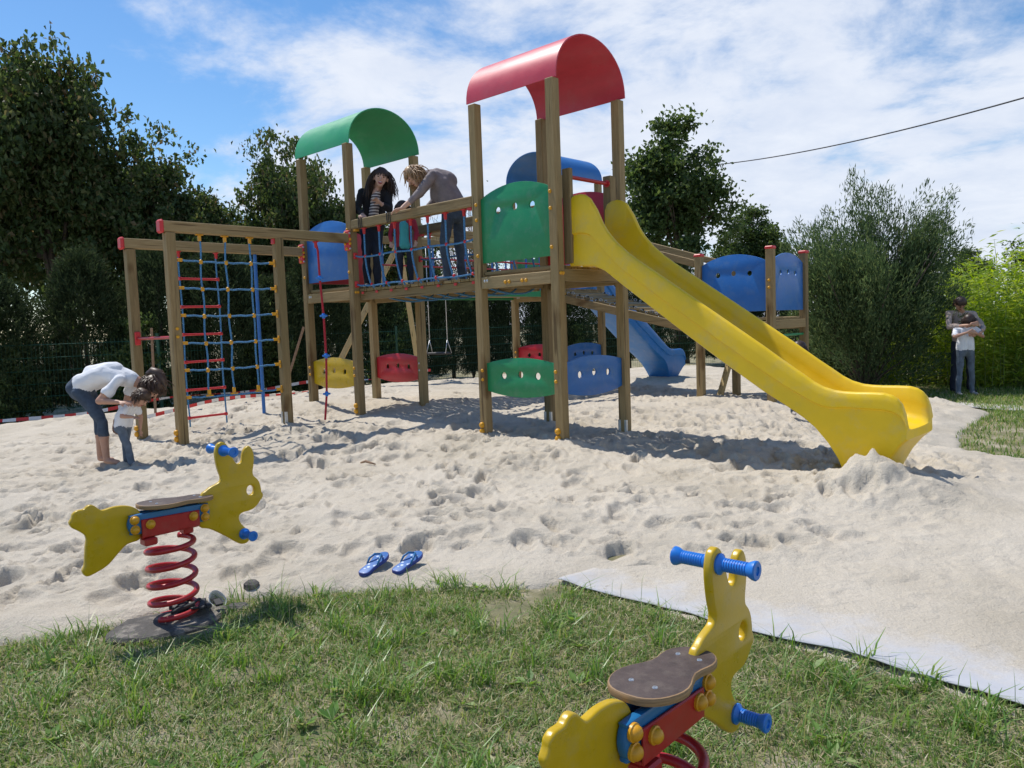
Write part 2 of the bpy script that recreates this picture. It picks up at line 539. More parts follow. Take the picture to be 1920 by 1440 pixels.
class MB:
    def __init__(self):
        self.v, self.f, self.m = [], [], []

    def add(self, vs, fs, mi=0):
        o = len(self.v)
        self.v += [tuple(float(c) for c in p) for p in vs]
        self.f += [tuple(o + i for i in f) for f in fs]
        self.m += [mi] * len(fs)
        return self

    def box(self, a, b, ch=0.0, mi=0):
        """axis aligned box between corners, optional chamfer on all edges"""
        a = np.minimum(np.array(a, float), np.array(b, float)); b = np.maximum(a, np.array(b, float))
        return self.obox((a + b) / 2, (b - a) / 2, np.eye(3), ch, mi)

    def obox(self, c, h, R, ch=0.0, mi=0):
        c = np.array(c, float); h = np.array(h, float); R = np.array(R, float)
        if ch <= 0:
            vs = [(x, y, z) for x in (-1, 1) for y in (-1, 1) for z in (-1, 1)]
            P = [c + R @ (np.array(p) * h) for p in vs]
            fs = [(0, 1, 3, 2), (4, 6, 7, 5), (0, 4, 5, 1), (2, 3, 7, 6), (0, 2, 6, 4), (1, 5, 7, 3)]
            return self.add(P, fs, mi)
        P, idx = [], {}
        for sx in (-1, 1):
            for sy in (-1, 1):
                for sz in (-1, 1):
                    s = np.array((sx, sy, sz))
                    for ax in range(3):
                        q = s * (h - ch)
                        q[ax] = s[ax] * h[ax]
                        idx[(sx, sy, sz, ax)] = len(P)
                        P.append(c + R @ q)
        fs = []
        cyc = [(-1, -1), (1, -1), (1, 1), (-1, 1)]
        for ax in range(3):
            o1, o2 = (ax + 1) % 3, (ax + 2) % 3
            for sg in (-1, 1):
                q = []
                for p in cyc:
                    s = [0, 0, 0]; s[ax] = sg; s[o1] = p[0]; s[o2] = p[1]
                    q.append(idx[(*s, ax)])
                fs.append(tuple(q if sg > 0 else q[::-1]))
        for ax in range(3):
            o1, o2 = (ax + 1) % 3, (ax + 2) % 3
            for p in cyc:
                q = []
                for sg, axx in ((-1, o1), (1, o1), (1, o2), (-1, o2)):
                    s = [0, 0, 0]; s[ax] = sg; s[o1] = p[0]; s[o2] = p[1]
                    q.append(idx[(*s, axx)])
                fs.append(tuple(q if p[0] * p[1] < 0 else q[::-1]))
        for sx in (-1, 1):
            for sy in (-1, 1):
                for sz in (-1, 1):
                    t = [idx[(sx, sy, sz, k)] for k in range(3)]
                    fs.append(tuple(t if sx * sy * sz > 0 else t[::-1]))
        return self.add(P, fs, mi)

    def beam(self, p0, p1, w, h, ch=0.004, up=(0, 0, 1), mi=0):
        """rectangular bar from p0 to p1: w across, h along up"""
        p0 = np.array(p0, float); p1 = np.array(p1, float)
        d = p1 - p0; L = np.linalg.norm(d); d = d / L
        s = np.cross(np.array(up, float), d); s /= np.linalg.norm(s)
        u = np.cross(d, s)
        return self.obox((p0 + p1) / 2, (L / 2, w / 2, h / 2), np.stack([d, s, u], 1), ch, mi)

    def tube(self, pts, r, n=8, cap=True, mi=0, closed=False):
        pts = np.array(pts, float)
        k = len(pts)
        r = np.full(k, r) if np.isscalar(r) else np.array(r, float)
        tg = np.gradient(pts, axis=0)
        if closed:
            tg = np.roll(pts, -1, 0) - np.roll(pts, 1, 0)
        tg /= np.maximum(np.linalg.norm(tg, axis=1, keepdims=True), 1e-9)
        a = np.array([0, 0, 1.0]) if abs(tg[0][2]) < 0.9 else np.array([1.0, 0, 0])
        N = np.cross(tg[0], a); N /= np.linalg.norm(N)
        vs = []
        ang = np.arange(n) * 2 * np.pi / n
        for i in range(k):
            N = N - tg[i] * (N @ tg[i]); N /= max(np.linalg.norm(N), 1e-9)
            Bn = np.cross(tg[i], N)
            vs += list(pts[i] + r[i] * (np.cos(ang)[:, None] * N + np.sin(ang)[:, None] * Bn))
        fs = []
        for i in range(k if closed else k - 1):
            i2 = (i + 1) % k
            for j in range(n):
                j2 = (j + 1) % n
                fs.append((i * n + j, i * n + j2, i2 * n + j2, i2 * n + j))
        if cap and not closed:
            fs.append(tuple(range(n))[::-1]); fs.append(tuple((k - 1) * n + j for j in range(n)))
        return self.add(vs, fs, mi)

    def cyl(self, p0, p1, r, n=12, mi=0):
        return self.tube([p0, p1], r, n, True, mi)

    def lathe(self, prof, p0, axis, n=12, mi=0):
        """prof: (radius, distance along axis)"""
        ax = np.array(axis, float); ax /= np.linalg.norm(ax)
        a = np.array([0, 0, 1.0]) if abs(ax[2]) < 0.9 else np.array([1.0, 0, 0])
        N = np.cross(ax, a); N /= np.linalg.norm(N); Bn = np.cross(ax, N)
        ang = np.arange(n) * 2 * np.pi / n
        vs, fs = [], []
        for r, z in prof:
            vs += list(np.array(p0, float) + ax * z + max(r, 1e-5) * (np.cos(ang)[:, None] * N + np.sin(ang)[:, None] * Bn))
        k = len(prof)
        for i in range(k - 1):
            for j in range(n):
                j2 = (j + 1) % n
                fs.append((i * n + j, i * n + j2, (i + 1) * n + j2, (i + 1) * n + j))
        fs.append(tuple(range(n))[::-1]); fs.append(tuple((k - 1) * n + j for j in range(n)))
        return self.add(vs, fs, mi)

    def sphere(self, c, r, R=None, nu=12, nv=8, mi=0):
        r = np.array((r, r, r) if np.isscalar(r) else r, float)
        R = np.eye(3) if R is None else np.array(R, float)
        vs = [(0, 0, 1)]
        for i in range(1, nv):
            t = math.pi * i / nv
            for j in range(nu):
                p = 2 * math.pi * j / nu
                vs.append((math.sin(t) * math.cos(p), math.sin(t) * math.sin(p), math.cos(t)))
        vs.append((0, 0, -1))
        P = [np.array(c) + R @ (np.array(v) * r) for v in vs]
        fs = [(0, 1 + j, 1 + (j + 1) % nu) for j in range(nu)]
        for i in range(nv - 2):
            for j in range(nu):
                j2 = (j + 1) % nu
                fs.append((1 + i * nu + j, 1 + (i + 1) * nu + j, 1 + (i + 1) * nu + j2, 1 + i * nu + j2))
        e = len(vs) - 1
        o = 1 + (nv - 2) * nu
        fs += [(o + j, e, o + (j + 1) % nu) for j in range(nu)]
        return self.add(P, fs, mi)

    def prism(self, outer, holes=(), t=0.018, frame=None, rnd=0.004, steps=2, mi=0, mi_side=None):
        """plate from 2-D loops; frame = (origin, xaxis, yaxis, normal)"""
        o, ex, ey, en = [np.array(a, float) for a in frame]

        def area(l):
            l = np.array(l); x, y = l[:, 0], l[:, 1]
            return 0.5 * np.sum(x * np.roll(y, -1) - np.roll(x, -1) * y)
        loops = []
        for k, l in enumerate([outer] + list(holes)):
            l = [tuple(p) for p in l]
            if (area(l) > 0) != (k == 0):
                l = l[::-1]
            loops.append(np.array(l, float))

        def inset(l, d):
            pv, nx = np.roll(l, 1, 0), np.roll(l, -1, 0)
            e1 = l - pv; e2 = nx - l
            e1 /= np.maximum(np.linalg.norm(e1, axis=1, keepdims=True), 1e-9); e2 /= np.maximum(np.linalg.norm(e2, axis=1, keepdims=True), 1e-9)
            n1 = np.stack([-e1[:, 1], e1[:, 0]], 1); n2 = np.stack([-e2[:, 1], e2[:, 0]], 1)
            b = n1 + n2
            b /= np.maximum((np.linalg.norm(b, axis=1, keepdims=True) ** 2) / 2, 0.35)
            return l + b * d
        prof = []
        for q in range(steps + 1):
            a = math.pi / 2 * q / steps
            prof.append((rnd * (1 - math.sin(a)), t / 2 - rnd * (1 - math.cos(a))))
        prof = prof + [(d, -z) for d, z in prof[::-1]]
        rings = []
        base = len(self.v)
        cnt = [len(l) for l in loops]
        tot = sum(cnt)
        for d, z in prof:
            P = np.concatenate([inset(l, d) for l in loops])
            rings.append(o + P[:, :1] * ex + P[:, 1:] * ey + z * en)
        vs = np.concatenate(rings)
        fs = []
        st = 0
        for l in loops:
            n = len(l)
            for r in range(len(prof) - 1):
                for j in range(n):
                    j2 = (j + 1) % n
                    fs.append((r * tot + st + j, (r + 1) * tot + st + j, (r + 1) * tot + st + j2, r * tot + st + j2))
            st += n
        ns = len(fs)
        tri = tessellate_polygon([[Vector((p[0], p[1], 0)) for p in inset(l, prof[0][0])] for l in loops])
        allp = np.concatenate([inset(l, prof[0][0]) for l in loops])
        last = (len(prof) - 1) * tot
        for a, b, c in tri:
            p, q, s = allp[a], allp[b], allp[c]
            cr = (q[0] - p[0]) * (s[1] - p[1]) - (q[1] - p[1]) * (s[0] - p[0])
            if abs(cr) < 1e-14:
                continue
            if cr < 0:
                a, b, c = a, c, b
            fs.append((a, b, c)); fs.append((last + a, last + c, last + b))
        self.add(vs, fs, mi)
        if mi_side is not None:
            k = len(self.m) - len(fs)
            for q in range(ns):
                self.m[k + q] = mi_side
        return self

    def mesh(self, name, mats, smooth=False, off=None, auto=None):
        me = bpy.data.meshes.new(name)
        v = np.array(self.v, float)
        if off is not None and len(v):
            v = v - off
        me.from_pydata([tuple(p) for p in v], [], self.f)
        for m in (mats if isinstance(mats, (list, tuple)) else [mats]):
            me.materials.append(m)
        me.polygons.foreach_set('material_index', np.array(self.m, np.int32))
        me.polygons.foreach_set('use_smooth', np.full(len(self.f), bool(smooth)))
        if smooth and auto is not None:
            me.set_sharp_from_angle(angle=math.radians(auto))
        me.update()
        return me

    def build(self, name, mats, parent=None, smooth=False, auto=None):
        off = OFF.get(parent.name, np.zeros(3)) if parent is not None else None
        return link(name, self.mesh(name, mats, smooth, off, auto), parent)


def rotmat(axis, ang):
    return np.array(Matrix.Rotation(ang, 3, axis))


def ellipse(cx, cy, rx, ry, n=14):
    return [(cx + rx * math.cos(2 * math.pi * k / n), cy + ry * math.sin(2 * math.pi * k / n)) for k in range(n)]


def smooth_loop(pts, sub=2):
    """closed Catmull-Rom resampling"""
    p = np.array(pts, float); n = len(p); out = []
    for i in range(n):
        a, b, c, d = p[i - 1], p[i], p[(i + 1) % n], p[(i + 2) % n]
        for s in range(sub):
            t = s / sub
            out.append(0.5 * ((2 * b) + (-a + c) * t + (2 * a - 5 * b + 4 * c - d) * t * t + (-a + 3 * b - 3 * c + d) * t ** 3))
    return [tuple(q) for q in out]


# the play structure stands on a square grid turned by YAW
YAW = 0.75713
GX, GY = 0.4536, 7.2012
UX, UY = math.cos(YAW), -math.sin(YAW)
VX, VY = math.sin(YAW), math.cos(YAW)


def G(i, j, z=0.0):
    return (GX + i * UX + j * VX, GY + i * UY + j * VY, z)


def gthing(name, label, cat, i, j, z, group=None):
    return thing(name, label, cat, G(i, j, z), -YAW, group, (i, j, z))

# ---------------------------------------------------------------- ground, sand, geotextile
RNG = np.random.default_rng(7)
random.seed(5)

gm = MB()
gm.add([(-400, -60, -0.004), (400, -60, -0.004), (400, 900, -0.004), (-400, 900, -0.004)], [(0, 1, 2, 3)])
tag(gm.build('ground', M['turf']), kind='structure')

SAND_POLY = np.array([(-16, 1.0), (-9, 1.9), (-5, 2.75), (-3.2, 3.2), (-2.4, 3.42), (-1.95, 3.62), (-1.45, 3.92), (-0.93, 4.0), (-0.3, 4.0), (0.24, 3.98),
                      (0.62, 3.62), (1.01, 3.26), (1.66, 2.56), (2.4, 1.85), (3.4, 1.0), (6.5, 0.2), (9.0, 3.0), (7.0, 5.6), (4.9, 6.3), (4.35, 6.6),
                      (4.1, 7.1), (4.65, 8.2), (5.5, 9.3), (6.1, 9.9), (6.35, 11.0), (6.2, 11.7), (6.1, 13.4), (5.9, 16.0), (5.2, 20.2), (3.0, 20.2), (0.5, 18.9),
                      (-2.0, 16.4), (-4.0, 14.3), (-5.8, 12.7), (-7.5, 11.45), (-9.5, 10.4), (-16, 8.5)], float)
CTRL = np.array([(-0.27, 7.89, .243), (0.45, 7.2, .243), (1.14, 7.93, .224), (0.41, 8.61, .258), (-2.56, 10.05, .437), (-1.83, 9.36, .344), (-1.15, 10.09, .361),
                 (-1.87, 10.78, .429), (-3.32, 7.79, .288), (-2.51, 8.65, .361), (-4.05, 8.47, .269), (2.56, 10.54, .288), (3.24, 11.26, .25), (-3.65, 7.05, .22),
                 (2.6, 5.9, .2), (3.1, 15.4, .24), (-0.77, 4.15, .045), (-1.5, 4.0, .03), (0.3, 4.3, .04), (0, 5.3, .12), (-2, 5.3, .12), (2, 4.3, .06), (1.6, 3.4, .03), (3, 3.2, .04),
                 (4, 5, .08), (-5, 6, .16), (-4, 4.5, .06), (-7, 9, .2), (-7, 6, .12), (4, 8.2, .08), (5.5, 10.5, .08), (5.5, 13, .14), (-2, 14, .36), (-3.4, 13, .38), (0, 13, .36), (0, 17, .28), (3, 18, .2), (-5.5, 11.8, .3),
                 (1.5, 12.5, .30), (5, 17, .16), (2, 6.8, .215), (-10, 8, .16), (-1, 6.5, .19)], float)


def sand_base(x, y):
    x = np.asarray(x, float); y = np.asarray(y, float)
    num = np.zeros_like(x); den = np.zeros_like(x) + 1e-12
    for cx, cy, cz in CTRL:
        d2 = (x - cx) ** 2 + (y - cy) ** 2
        w = 1.0 / (d2 + 0.12) ** 1.6
        num += w * cz; den += w
    return num / den


def poly_sd(x, y, poly):
    """signed distance, positive inside"""
    x = np.asarray(x, float); y = np.asarray(y, float)
    d = np.full(x.shape, 1e9); ins = np.zeros(x.shape, bool)
    n = len(poly)
    for k in range(n):
        ax, ay = poly[k]; bx, by = poly[(k + 1) % n]
        ex, ey = bx - ax, by - ay
        t = np.clip(((x - ax) * ex + (y - ay) * ey) / (ex * ex + ey * ey), 0, 1)
        d = np.minimum(d, np.hypot(x - ax - t * ex, y - ay - t * ey))
        c = ((ay > y) != (by > y))
        with np.errstate(divide='ignore', invalid='ignore'):
            xi = ex * (y - ay) / (by - ay if by != ay else 1e-9) + ax
        ins ^= c & (x < xi)
    return np.where(ins, d, -d)


_tiles = []
for _q in range(5):
    _tiles.append(RNG.random((256, 256)))


def vnoise(x, y, wl, k=0):
    """smooth value noise, wavelength wl, range about -1..1"""
    t = _tiles[k % 5]
    X = np.asarray(x) / wl + 37.1 * k; Y = np.asarray(y) / wl + 11.7 * k
    xi = np.floor(X).astype(int); yi = np.floor(Y).astype(int)
    fx = X - xi; fy = Y - yi
    fx = fx * fx * (3 - 2 * fx); fy = fy * fy * (3 - 2 * fy)
    a = t[xi % 256, yi % 256]; b = t[(xi + 1) % 256, yi % 256]; c = t[xi % 256, (yi + 1) % 256]; d = t[(xi + 1) % 256, (yi + 1) % 256]
    return ((a * (1 - fx) + b * fx) * (1 - fy) + (c * (1 - fx) + d * fx) * fy) * 2 - 1


def spaced(lo, hi, f):
    out = [lo]
    while out[-1] < hi:
        out.append(out[-1] + f(out[-1]))
    return np.array(out)


SX = np.concatenate([-spaced(0.0, 12.0, lambda s: 0.0165 if s < 3.4 else min(0.25, 0.0165 + (s - 3.4) * 0.011))[::-1][:-1],
                     spaced(0.0, 9.0, lambda s: 0.0165 if s < 3.0 else min(0.25, 0.0165 + (s - 3.0) * 0.010))])
SY = spaced(1.0, 20.6, lambda s: 0.03 if s < 2.6 else max(0.0155, min(0.16, 0.0046 * s - 0.003)))
XX, YY = np.meshgrid(SX, SY)
_sd = poly_sd(XX, YY, SAND_POLY) + 0.05 * vnoise(XX, YY, 0.35, 1) + 0.025 * vnoise(XX, YY, 0.11, 2)
_hb = sand_base(XX, YY)
# trodden relief: heavy in the middle, smooth over the geotextile on the right
_smooth_zone = np.clip((XX * 0.72 - (YY - 4.0) * 0.70 - 0.55) / 1.0, 0, 1)
_amp = np.clip(_sd / 0.45, 0.15, 1.0) * (1 - 0.86 * _smooth_zone)
_warp = 0.06 * vnoise(XX, YY, 0.3, 3)
_n = np.zeros_like(XX)
_n += 0.030 * vnoise(XX, YY, 1.0, 0)
_n += 0.013 * vnoise(XX + _warp, YY, 0.42, 1)
_n += 0.010 * vnoise(XX, YY + _warp, 0.21, 2)
_r = 1 - np.abs(vnoise(XX + _warp, YY - _warp, 0.16, 3)); _n += 0.009 * (_r - 0.6)
_r = 1 - np.abs(vnoise(XX - _warp, YY, 0.085, 4)); _n += 0.007 * (_r - 0.6)
_n += 0.004 * vnoise(XX, YY, 0.055, 0)
_r = 1 - np.abs(vnoise(XX, YY, 0.04, 1)); _n += 0.0035 * (_r - 0.6)
_pit = np.zeros_like(XX)


def _ss(t):
    return t * t * (3 - 2 * t)


for _k in range(2300):
    px = RNG.uniform(-8.5, 6.0); py = RNG.uniform(3.6, 17.0) if _k > 800 else RNG.uniform(3.8, 8.5)
    if _k <= 800:
        px = RNG.uniform(-5.0, 4.2)
    elif _k > 1800:
        px = RNG.uniform(1.5, 6.4); py = RNG.uniform(5.5, 12.5)
    an = RNG.uniform(0, math.pi); L = RNG.uniform(0.035, 0.125); W = L * RNG.uniform(0.4, 0.85); dep = RNG.uniform(0.008, 0.046) * (1.15 if L > 0.08 else 0.75)
    R_ = L * 2.1
    i0, i1 = np.searchsorted(SX, (px - R_, px + R_)); j0, j1 = np.searchsorted(SY, (py - R_, py + R_))
    if i1 <= i0 or j1 <= j0:
        continue
    dx = XX[j0:j1, i0:i1] - px; dy = YY[j0:j1, i0:i1] - py
    a = (dx * math.cos(an) + dy * math.sin(an)) / L; b_ = (-dx * math.sin(an) + dy * math.cos(an)) / W
    q = np.sqrt(a * a + b_ * b_) + 0.18 * vnoise(XX[j0:j1, i0:i1], YY[j0:j1, i0:i1], 0.05, _k % 5)
    _pit[j0:j1, i0:i1] += -dep * _ss(np.clip((1.25 - q) / 0.55, 0, 1)) + dep * 0.42 * np.exp(-((q - 1.4) / 0.25) ** 2) * (0.6 + 0.8 * np.clip(a, -0.7, 1))
for _tr in range(75):   # trails of real footprints
    px = RNG.uniform(-5.5, 5.0); py = RNG.uniform(4.2, 10.5); hd_ = RNG.uniform(0, 2 * math.pi)
    fl = RNG.uniform(0.085, 0.13); stp = fl * RNG.uniform(2.8, 4.2)
    for _st in range(int(RNG.integers(5, 12))):
        hd_ += RNG.normal() * 0.16
        px += math.cos(hd_) * stp; py += math.sin(hd_) * stp
        sd_ = (1 if _st % 2 else -1) * fl * 0.75
        qx, qy = px - math.sin(hd_) * sd_, py + math.cos(hd_) * sd_
        R_ = fl * 2.0
        i0, i1 = np.searchsorted(SX, (qx - R_, qx + R_)); j0, j1 = np.searchsorted(SY, (qy - R_, qy + R_))
        if i1 <= i0 or j1 <= j0:
            continue
        dx = XX[j0:j1, i0:i1] - qx; dy = YY[j0:j1, i0:i1] - qy
        a = (dx * math.cos(hd_) + dy * math.sin(hd_)) / fl; b_ = (-dx * math.sin(hd_) + dy * math.cos(hd_)) / (fl * 0.42 * (1 + 0.18 * np.clip(a, -1, 1)))
        q = np.sqrt(np.abs(a) ** 2.4 + np.abs(b_) ** 2.2) + 0.12 * vnoise(XX[j0:j1, i0:i1], YY[j0:j1, i0:i1], 0.04, _st % 5)
        dp = RNG.uniform(0.015, 0.042)
        _pit[j0:j1, i0:i1] += -dp * _ss(np.clip((1.1 - q) / 0.35, 0, 1)) * (1 + 0.35 * np.clip(-a, -1, 1)) + dp * 0.5 * np.exp(-((q - 1.28) / 0.2) ** 2) * (0.7 + 0.5 * np.clip(a, -0.6, 1))
for _k in range(9500):   # loose clods
    px = RNG.uniform(-5.5, 5.0); py = RNG.uniform(3.9, 10.5); s_ = RNG.uniform(0.009, 0.023); hgt = s_ * RNG.uniform(0.4, 0.9)
    i0, i1 = np.searchsorted(SX, (px - 3 * s_, px + 3 * s_)); j0, j1 = np.searchsorted(SY, (py - 3 * s_, py + 3 * s_))
    if i1 <= i0 or j1 <= j0:
        continue
    q2 = ((XX[j0:j1, i0:i1] - px) ** 2 + (YY[j0:j1, i0:i1] - py) ** 2) / (s_ * s_)
    _pit[j0:j1, i0:i1] += hgt * np.clip(1 - q2 / (1.6 + 0.5 * (_k % 3)), 0, 1)
_n += np.clip(_pit, -0.075, 0.04)
_hz = _hb + _n * _amp
# heap thrown up round the slide foot, and small collars round posts


def heap(x, y, h, r, ax=1.0):
    global _hz
    d = np.hypot((XX - x) / ax, YY - y) + 0.045 * vnoise(XX, YY, 0.14, 2) + 0.022 * vnoise(XX, YY, 0.05, 4)
    _hz = _hz + h * np.clip(1 - d / r, 0, 1) ** 1.25


for (hx, hy, hh, hr, ha) in [(2.46, 5.36, .115, .26, 1.1), (2.52, 5.22, .09, .45, 1.1), (2.72, 5.20, .05, .5, 1.2), (2.3, 5.3, .05, .35, 1.2), (2.2, 14.2, .09, .35, 1.3), (2.6, 14.6, .05, .3, 1.2)]:
    heap(hx, hy, hh, hr, ha)
for (gi, gj) in [(-1, 0), (0, 0), (0, 1), (-1, 1), (-4.146, 0), (-3.146, 0), (-3.146, 1), (-4.146, 1), (-3.146, -2.167), (-3.146, -0.982), (-4.146, -2.167), (-0.762, 3.869), (-0.762, 4.869)]:
    wx, wy, _ = G(gi, gj)
    heap(wx + random.uniform(-.08, .08), wy + random.uniform(-.08, .08), random.uniform(.015, .045), 0.24)
# edge: the sand thins out onto the turf; over the geotextile it is only a skin
_edge = np.where(_sd > 0, 0.0, _sd * 0.5)
_lim = np.where(_sd > 0, 0.012 + 0.30 * _sd + 0.4 * np.maximum(_n, 0) * 0.5, 0.012 + _sd * 0.9)
_geo = np.clip((XX - 0.1) / 0.3, 0, 1) * np.clip((4.3 - YY) / 0.2, 0, 1)
_skin = 0.006 + 0.030 * (_sd - 0.32 - 0.24 * np.clip(XX - 0.7, 0, 1.4)) + 0.007 * vnoise(XX, YY, 0.7, 1) + 0.006 * vnoise(XX, YY, 0.22, 3) + 0.007 * vnoise(XX, YY, 0.07, 2) + 0.005 * vnoise(XX, YY, 0.035, 4)
_hz = np.minimum(_hz, _lim)
_hz = np.where(_sd > 0, _hz * (1 - _geo) + np.minimum(_hz, _skin + 0.004) * _geo, _hz)
_hz = np.maximum(_hz, -0.12)


def sand_at(x, y):
    i = int(np.clip(np.searchsorted(SX, x) - 1, 0, len(SX) - 2)); j = int(np.clip(np.searchsorted(SY, y) - 1, 0, len(SY) - 2))
    fx = (x - SX[i]) / (SX[i + 1] - SX[i]); fy = (y - SY[j]) / (SY[j + 1] - SY[j])
    return float((_hz[j, i] * (1 - fx) + _hz[j, i + 1] * fx) * (1 - fy) + (_hz[j + 1, i] * (1 - fx) + _hz[j + 1, i + 1] * fx) * fy)


_nx, _ny = len(SX), len(SY)
_idx = np.arange(_nx * _ny).reshape(_ny, _nx)
_F = np.stack([_idx[:-1, :-1], _idx[:-1, 1:], _idx[1:, 1:], _idx[1:, :-1]], -1).reshape(-1, 4)
_keep = (_hz.ravel()[_F].max(1) > -0.06)
_F = _F[_keep]
_used = np.unique(_F)
_remap = np.full(_nx * _ny, -1); _remap[_used] = np.arange(len(_used))
sand_me = np_mesh('sand', np.stack([XX, YY, _hz], -1).reshape(-1, 3)[_used], _remap[_F], M['sand'], True)
tag(link('sand', sand_me), kind='structure')

# white geotextile under the sand, showing along its edge


def sheet(name, label, edge, width_dir, width, z0, seed, cuts=14, thick=0.004, cover=None, grow=0.15):
    rs = np.random.default_rng(seed)
    e = np.array(edge, float)
    t = np.concatenate([[0], np.cumsum(np.linalg.norm(np.diff(e, axis=0), axis=1))])
    s = np.linspace(0, t[-1], int(t[-1] / 0.035) + 2)
    ex = np.interp(s, t, e[:, 0]) + 0.012 * np.sin(s * 7.3 + seed) + 0.006 * np.sin(s * 19.0); ey = np.interp(s, t, e[:, 1]) + 0.018 * np.sin(s * 4.1) + 0.012 * np.sin(s * 9.7 + 1.0)
    w = np.linspace(0, 1, cuts)
    P = np.zeros((len(s), cuts, 3))
    P[:, :, 0] = ex[:, None] + width_dir[0] * width * w
    P[:, :, 1] = ey[:, None] + width_dir[1] * width * w
    fold = 0.006 * np.abs(vnoise(P[:, :, 0], P[:, :, 1], 0.33, 1)) + 0.005 * vnoise(P[:, :, 0], P[:, :, 1], 0.12, 2)
    lift = 0.018 * np.exp(-(w / 0.06) ** 2) * (0.6 + 0.6 * np.sin(s * 3.1 + seed)[:, None])
    P[:, :, 2] = z0 + fold + lift
    P[:, -1, 2] -= 0.03
    V = P.reshape(-1, 3)
    V = np.concatenate([V, V - np.array([0, 0, thick])])
    n, c = len(s), cuts
    ix = np.arange(n * c).reshape(n, c)
    top = np.stack([ix[:-1, :-1], ix[1:, :-1], ix[1:, 1:], ix[:-1, 1:]], -1).reshape(-1, 4)
    bot = top[:, ::-1] + n * c
    rim = np.concatenate([ix[:, 0], ix[-1, 1:], ix[-2::-1, -1], ix[0, -2:0:-1]])
    r2 = np.roll(rim, -1)
    side = np.stack([rim, rim + n * c, r2 + n * c, r2], -1)
    me = np_mesh(name, V, np.concatenate([top, bot, side]), M['geotextile'], True)
    cv = np.broadcast_to((cover(s)[:, None] if cover else 0.0) + grow * w, (n, c)).ravel()
    me.attributes.new('cover', 'FLOAT', 'POINT').data.foreach_set('value', np.concatenate([cv, cv]).astype(np.float32))
    o = link(name, me)
    return tag(o, label, 'ground sheet')


sheet('geotextile_sheet', 'white geotextile sheet edging the sand beside the near rabbit spring rider', [(0.20, 3.98), (0.62, 3.59), (1.01, 3.23), (1.66, 2.53), (2.4, 1.82), (3.3, 1.05)], (0.72, 0.69), 1.75, 0.012, 3, 40, 0.004, lambda s: -0.06 - 0.14 * np.clip((s - 0.4) / 1.4, 0, 1), 1.7)
sheet('geotextile_sheet', 'white geotextile scrap lying in the sun near the adult hugging a child', [(6.05, 10.75), (6.3, 10.3), (6.9, 9.75)], (0.62, 0.78), 0.7, 0.014, 8, 10)
sheet('geotextile_sheet', 'thin white geotextile strip at the right edge between sand and grass patch', [(4.25, 6.62), (4.6, 6.42), (5.6, 6.0)], (0.5, 0.87), 0.16, 0.02, 5, 6)

# ---------------------------------------------------------------- trees and plants


def leaf_quads(C, D, N, length, width, fold=0.25):
    """C centre/base (n,3), D direction, N normal; returns V,F of 4-corner leaf blades"""
    D = D / np.maximum(np.linalg.norm(D, axis=1, keepdims=True), 1e-9)
    S = np.cross(D, N); S /= np.maximum(np.linalg.norm(S, axis=1, keepdims=True), 1e-9)
    U = np.cross(S, D)
    length = np.asarray(length).reshape(-1, 1); width = np.asarray(width).reshape(-1, 1)
    a = C; c = C + D * length
    m = C + D * length * 0.55
    b = m + S * width / 2 + U * width * fold; d = m - S * width / 2 + U * width * fold
    V = np.stack([a, b, c, d], 1).reshape(-1, 3)
    n = len(C)
    return V, np.arange(n * 4).reshape(n, 4)


def rand_dirs(rs, n, up=0.0):
    d = rs.normal(size=(n, 3)); d[:, 2] += up
    return d / np.linalg.norm(d, axis=1, keepdims=True)


def crown_mesh(name, seed, rx, rz, zc, n_lobe, n_clump, n_leaf, leaf, mat, fill=0.35, clump_r=0.26, spiky=0.0):
    rs = np.random.default_rng(seed)
    dirs = rand_dirs(rs, n_lobe, 0.25)
    lob = dirs * rs.uniform(0.40, 0.92, (n_lobe, 1)) * np.array([rx, rx, rz])
    lr = rs.uniform(0.22, 0.42, n_lobe) * rx
    k = rs.integers(0, n_lobe, n_clump)
    dd = rand_dirs(rs, n_clump, 0.35)
    rad = rs.uniform(0.55, 1.08, n_clump) ** 0.8
    clp = lob[k] + dd * (lr[k] * rad)[:, None]
    inner = rs.random(n_clump) < fill
    clp[inner] *= rs.uniform(0.3, 0.9, (inner.sum(), 1))
    if spiky > 0:
        sp = rs.random(n_clump) < spiky
        clp[sp] = lob[k][sp] + (dd[sp] + np.array([0, 0, 0.5])) * (lr[k][sp] * rs.uniform(1.0, 1.5, sp.sum()))[:, None]
    q = np.repeat(np.arange(n_clump), n_leaf)
    sz = rs.uniform(0.6, 1.25, n_clump)
    C = clp[q] + rs.normal(size=(len(q), 3)) * (clump_r * sz[q])[:, None] * np.array([1, 1, 0.7])
    C[:, 2] += zc
    D = rand_dirs(rs, len(q), -0.1); N = rand_dirs(rs, len(q), 0.9)
    L = leaf * rs.uniform(0.7, 1.35, len(q))
    V, F = leaf_quads(C, D, N, L, L * rs.uniform(0.5, 0.75, len(q)))
    me = np_mesh(name, V, F, mat, False)
    return me, lob


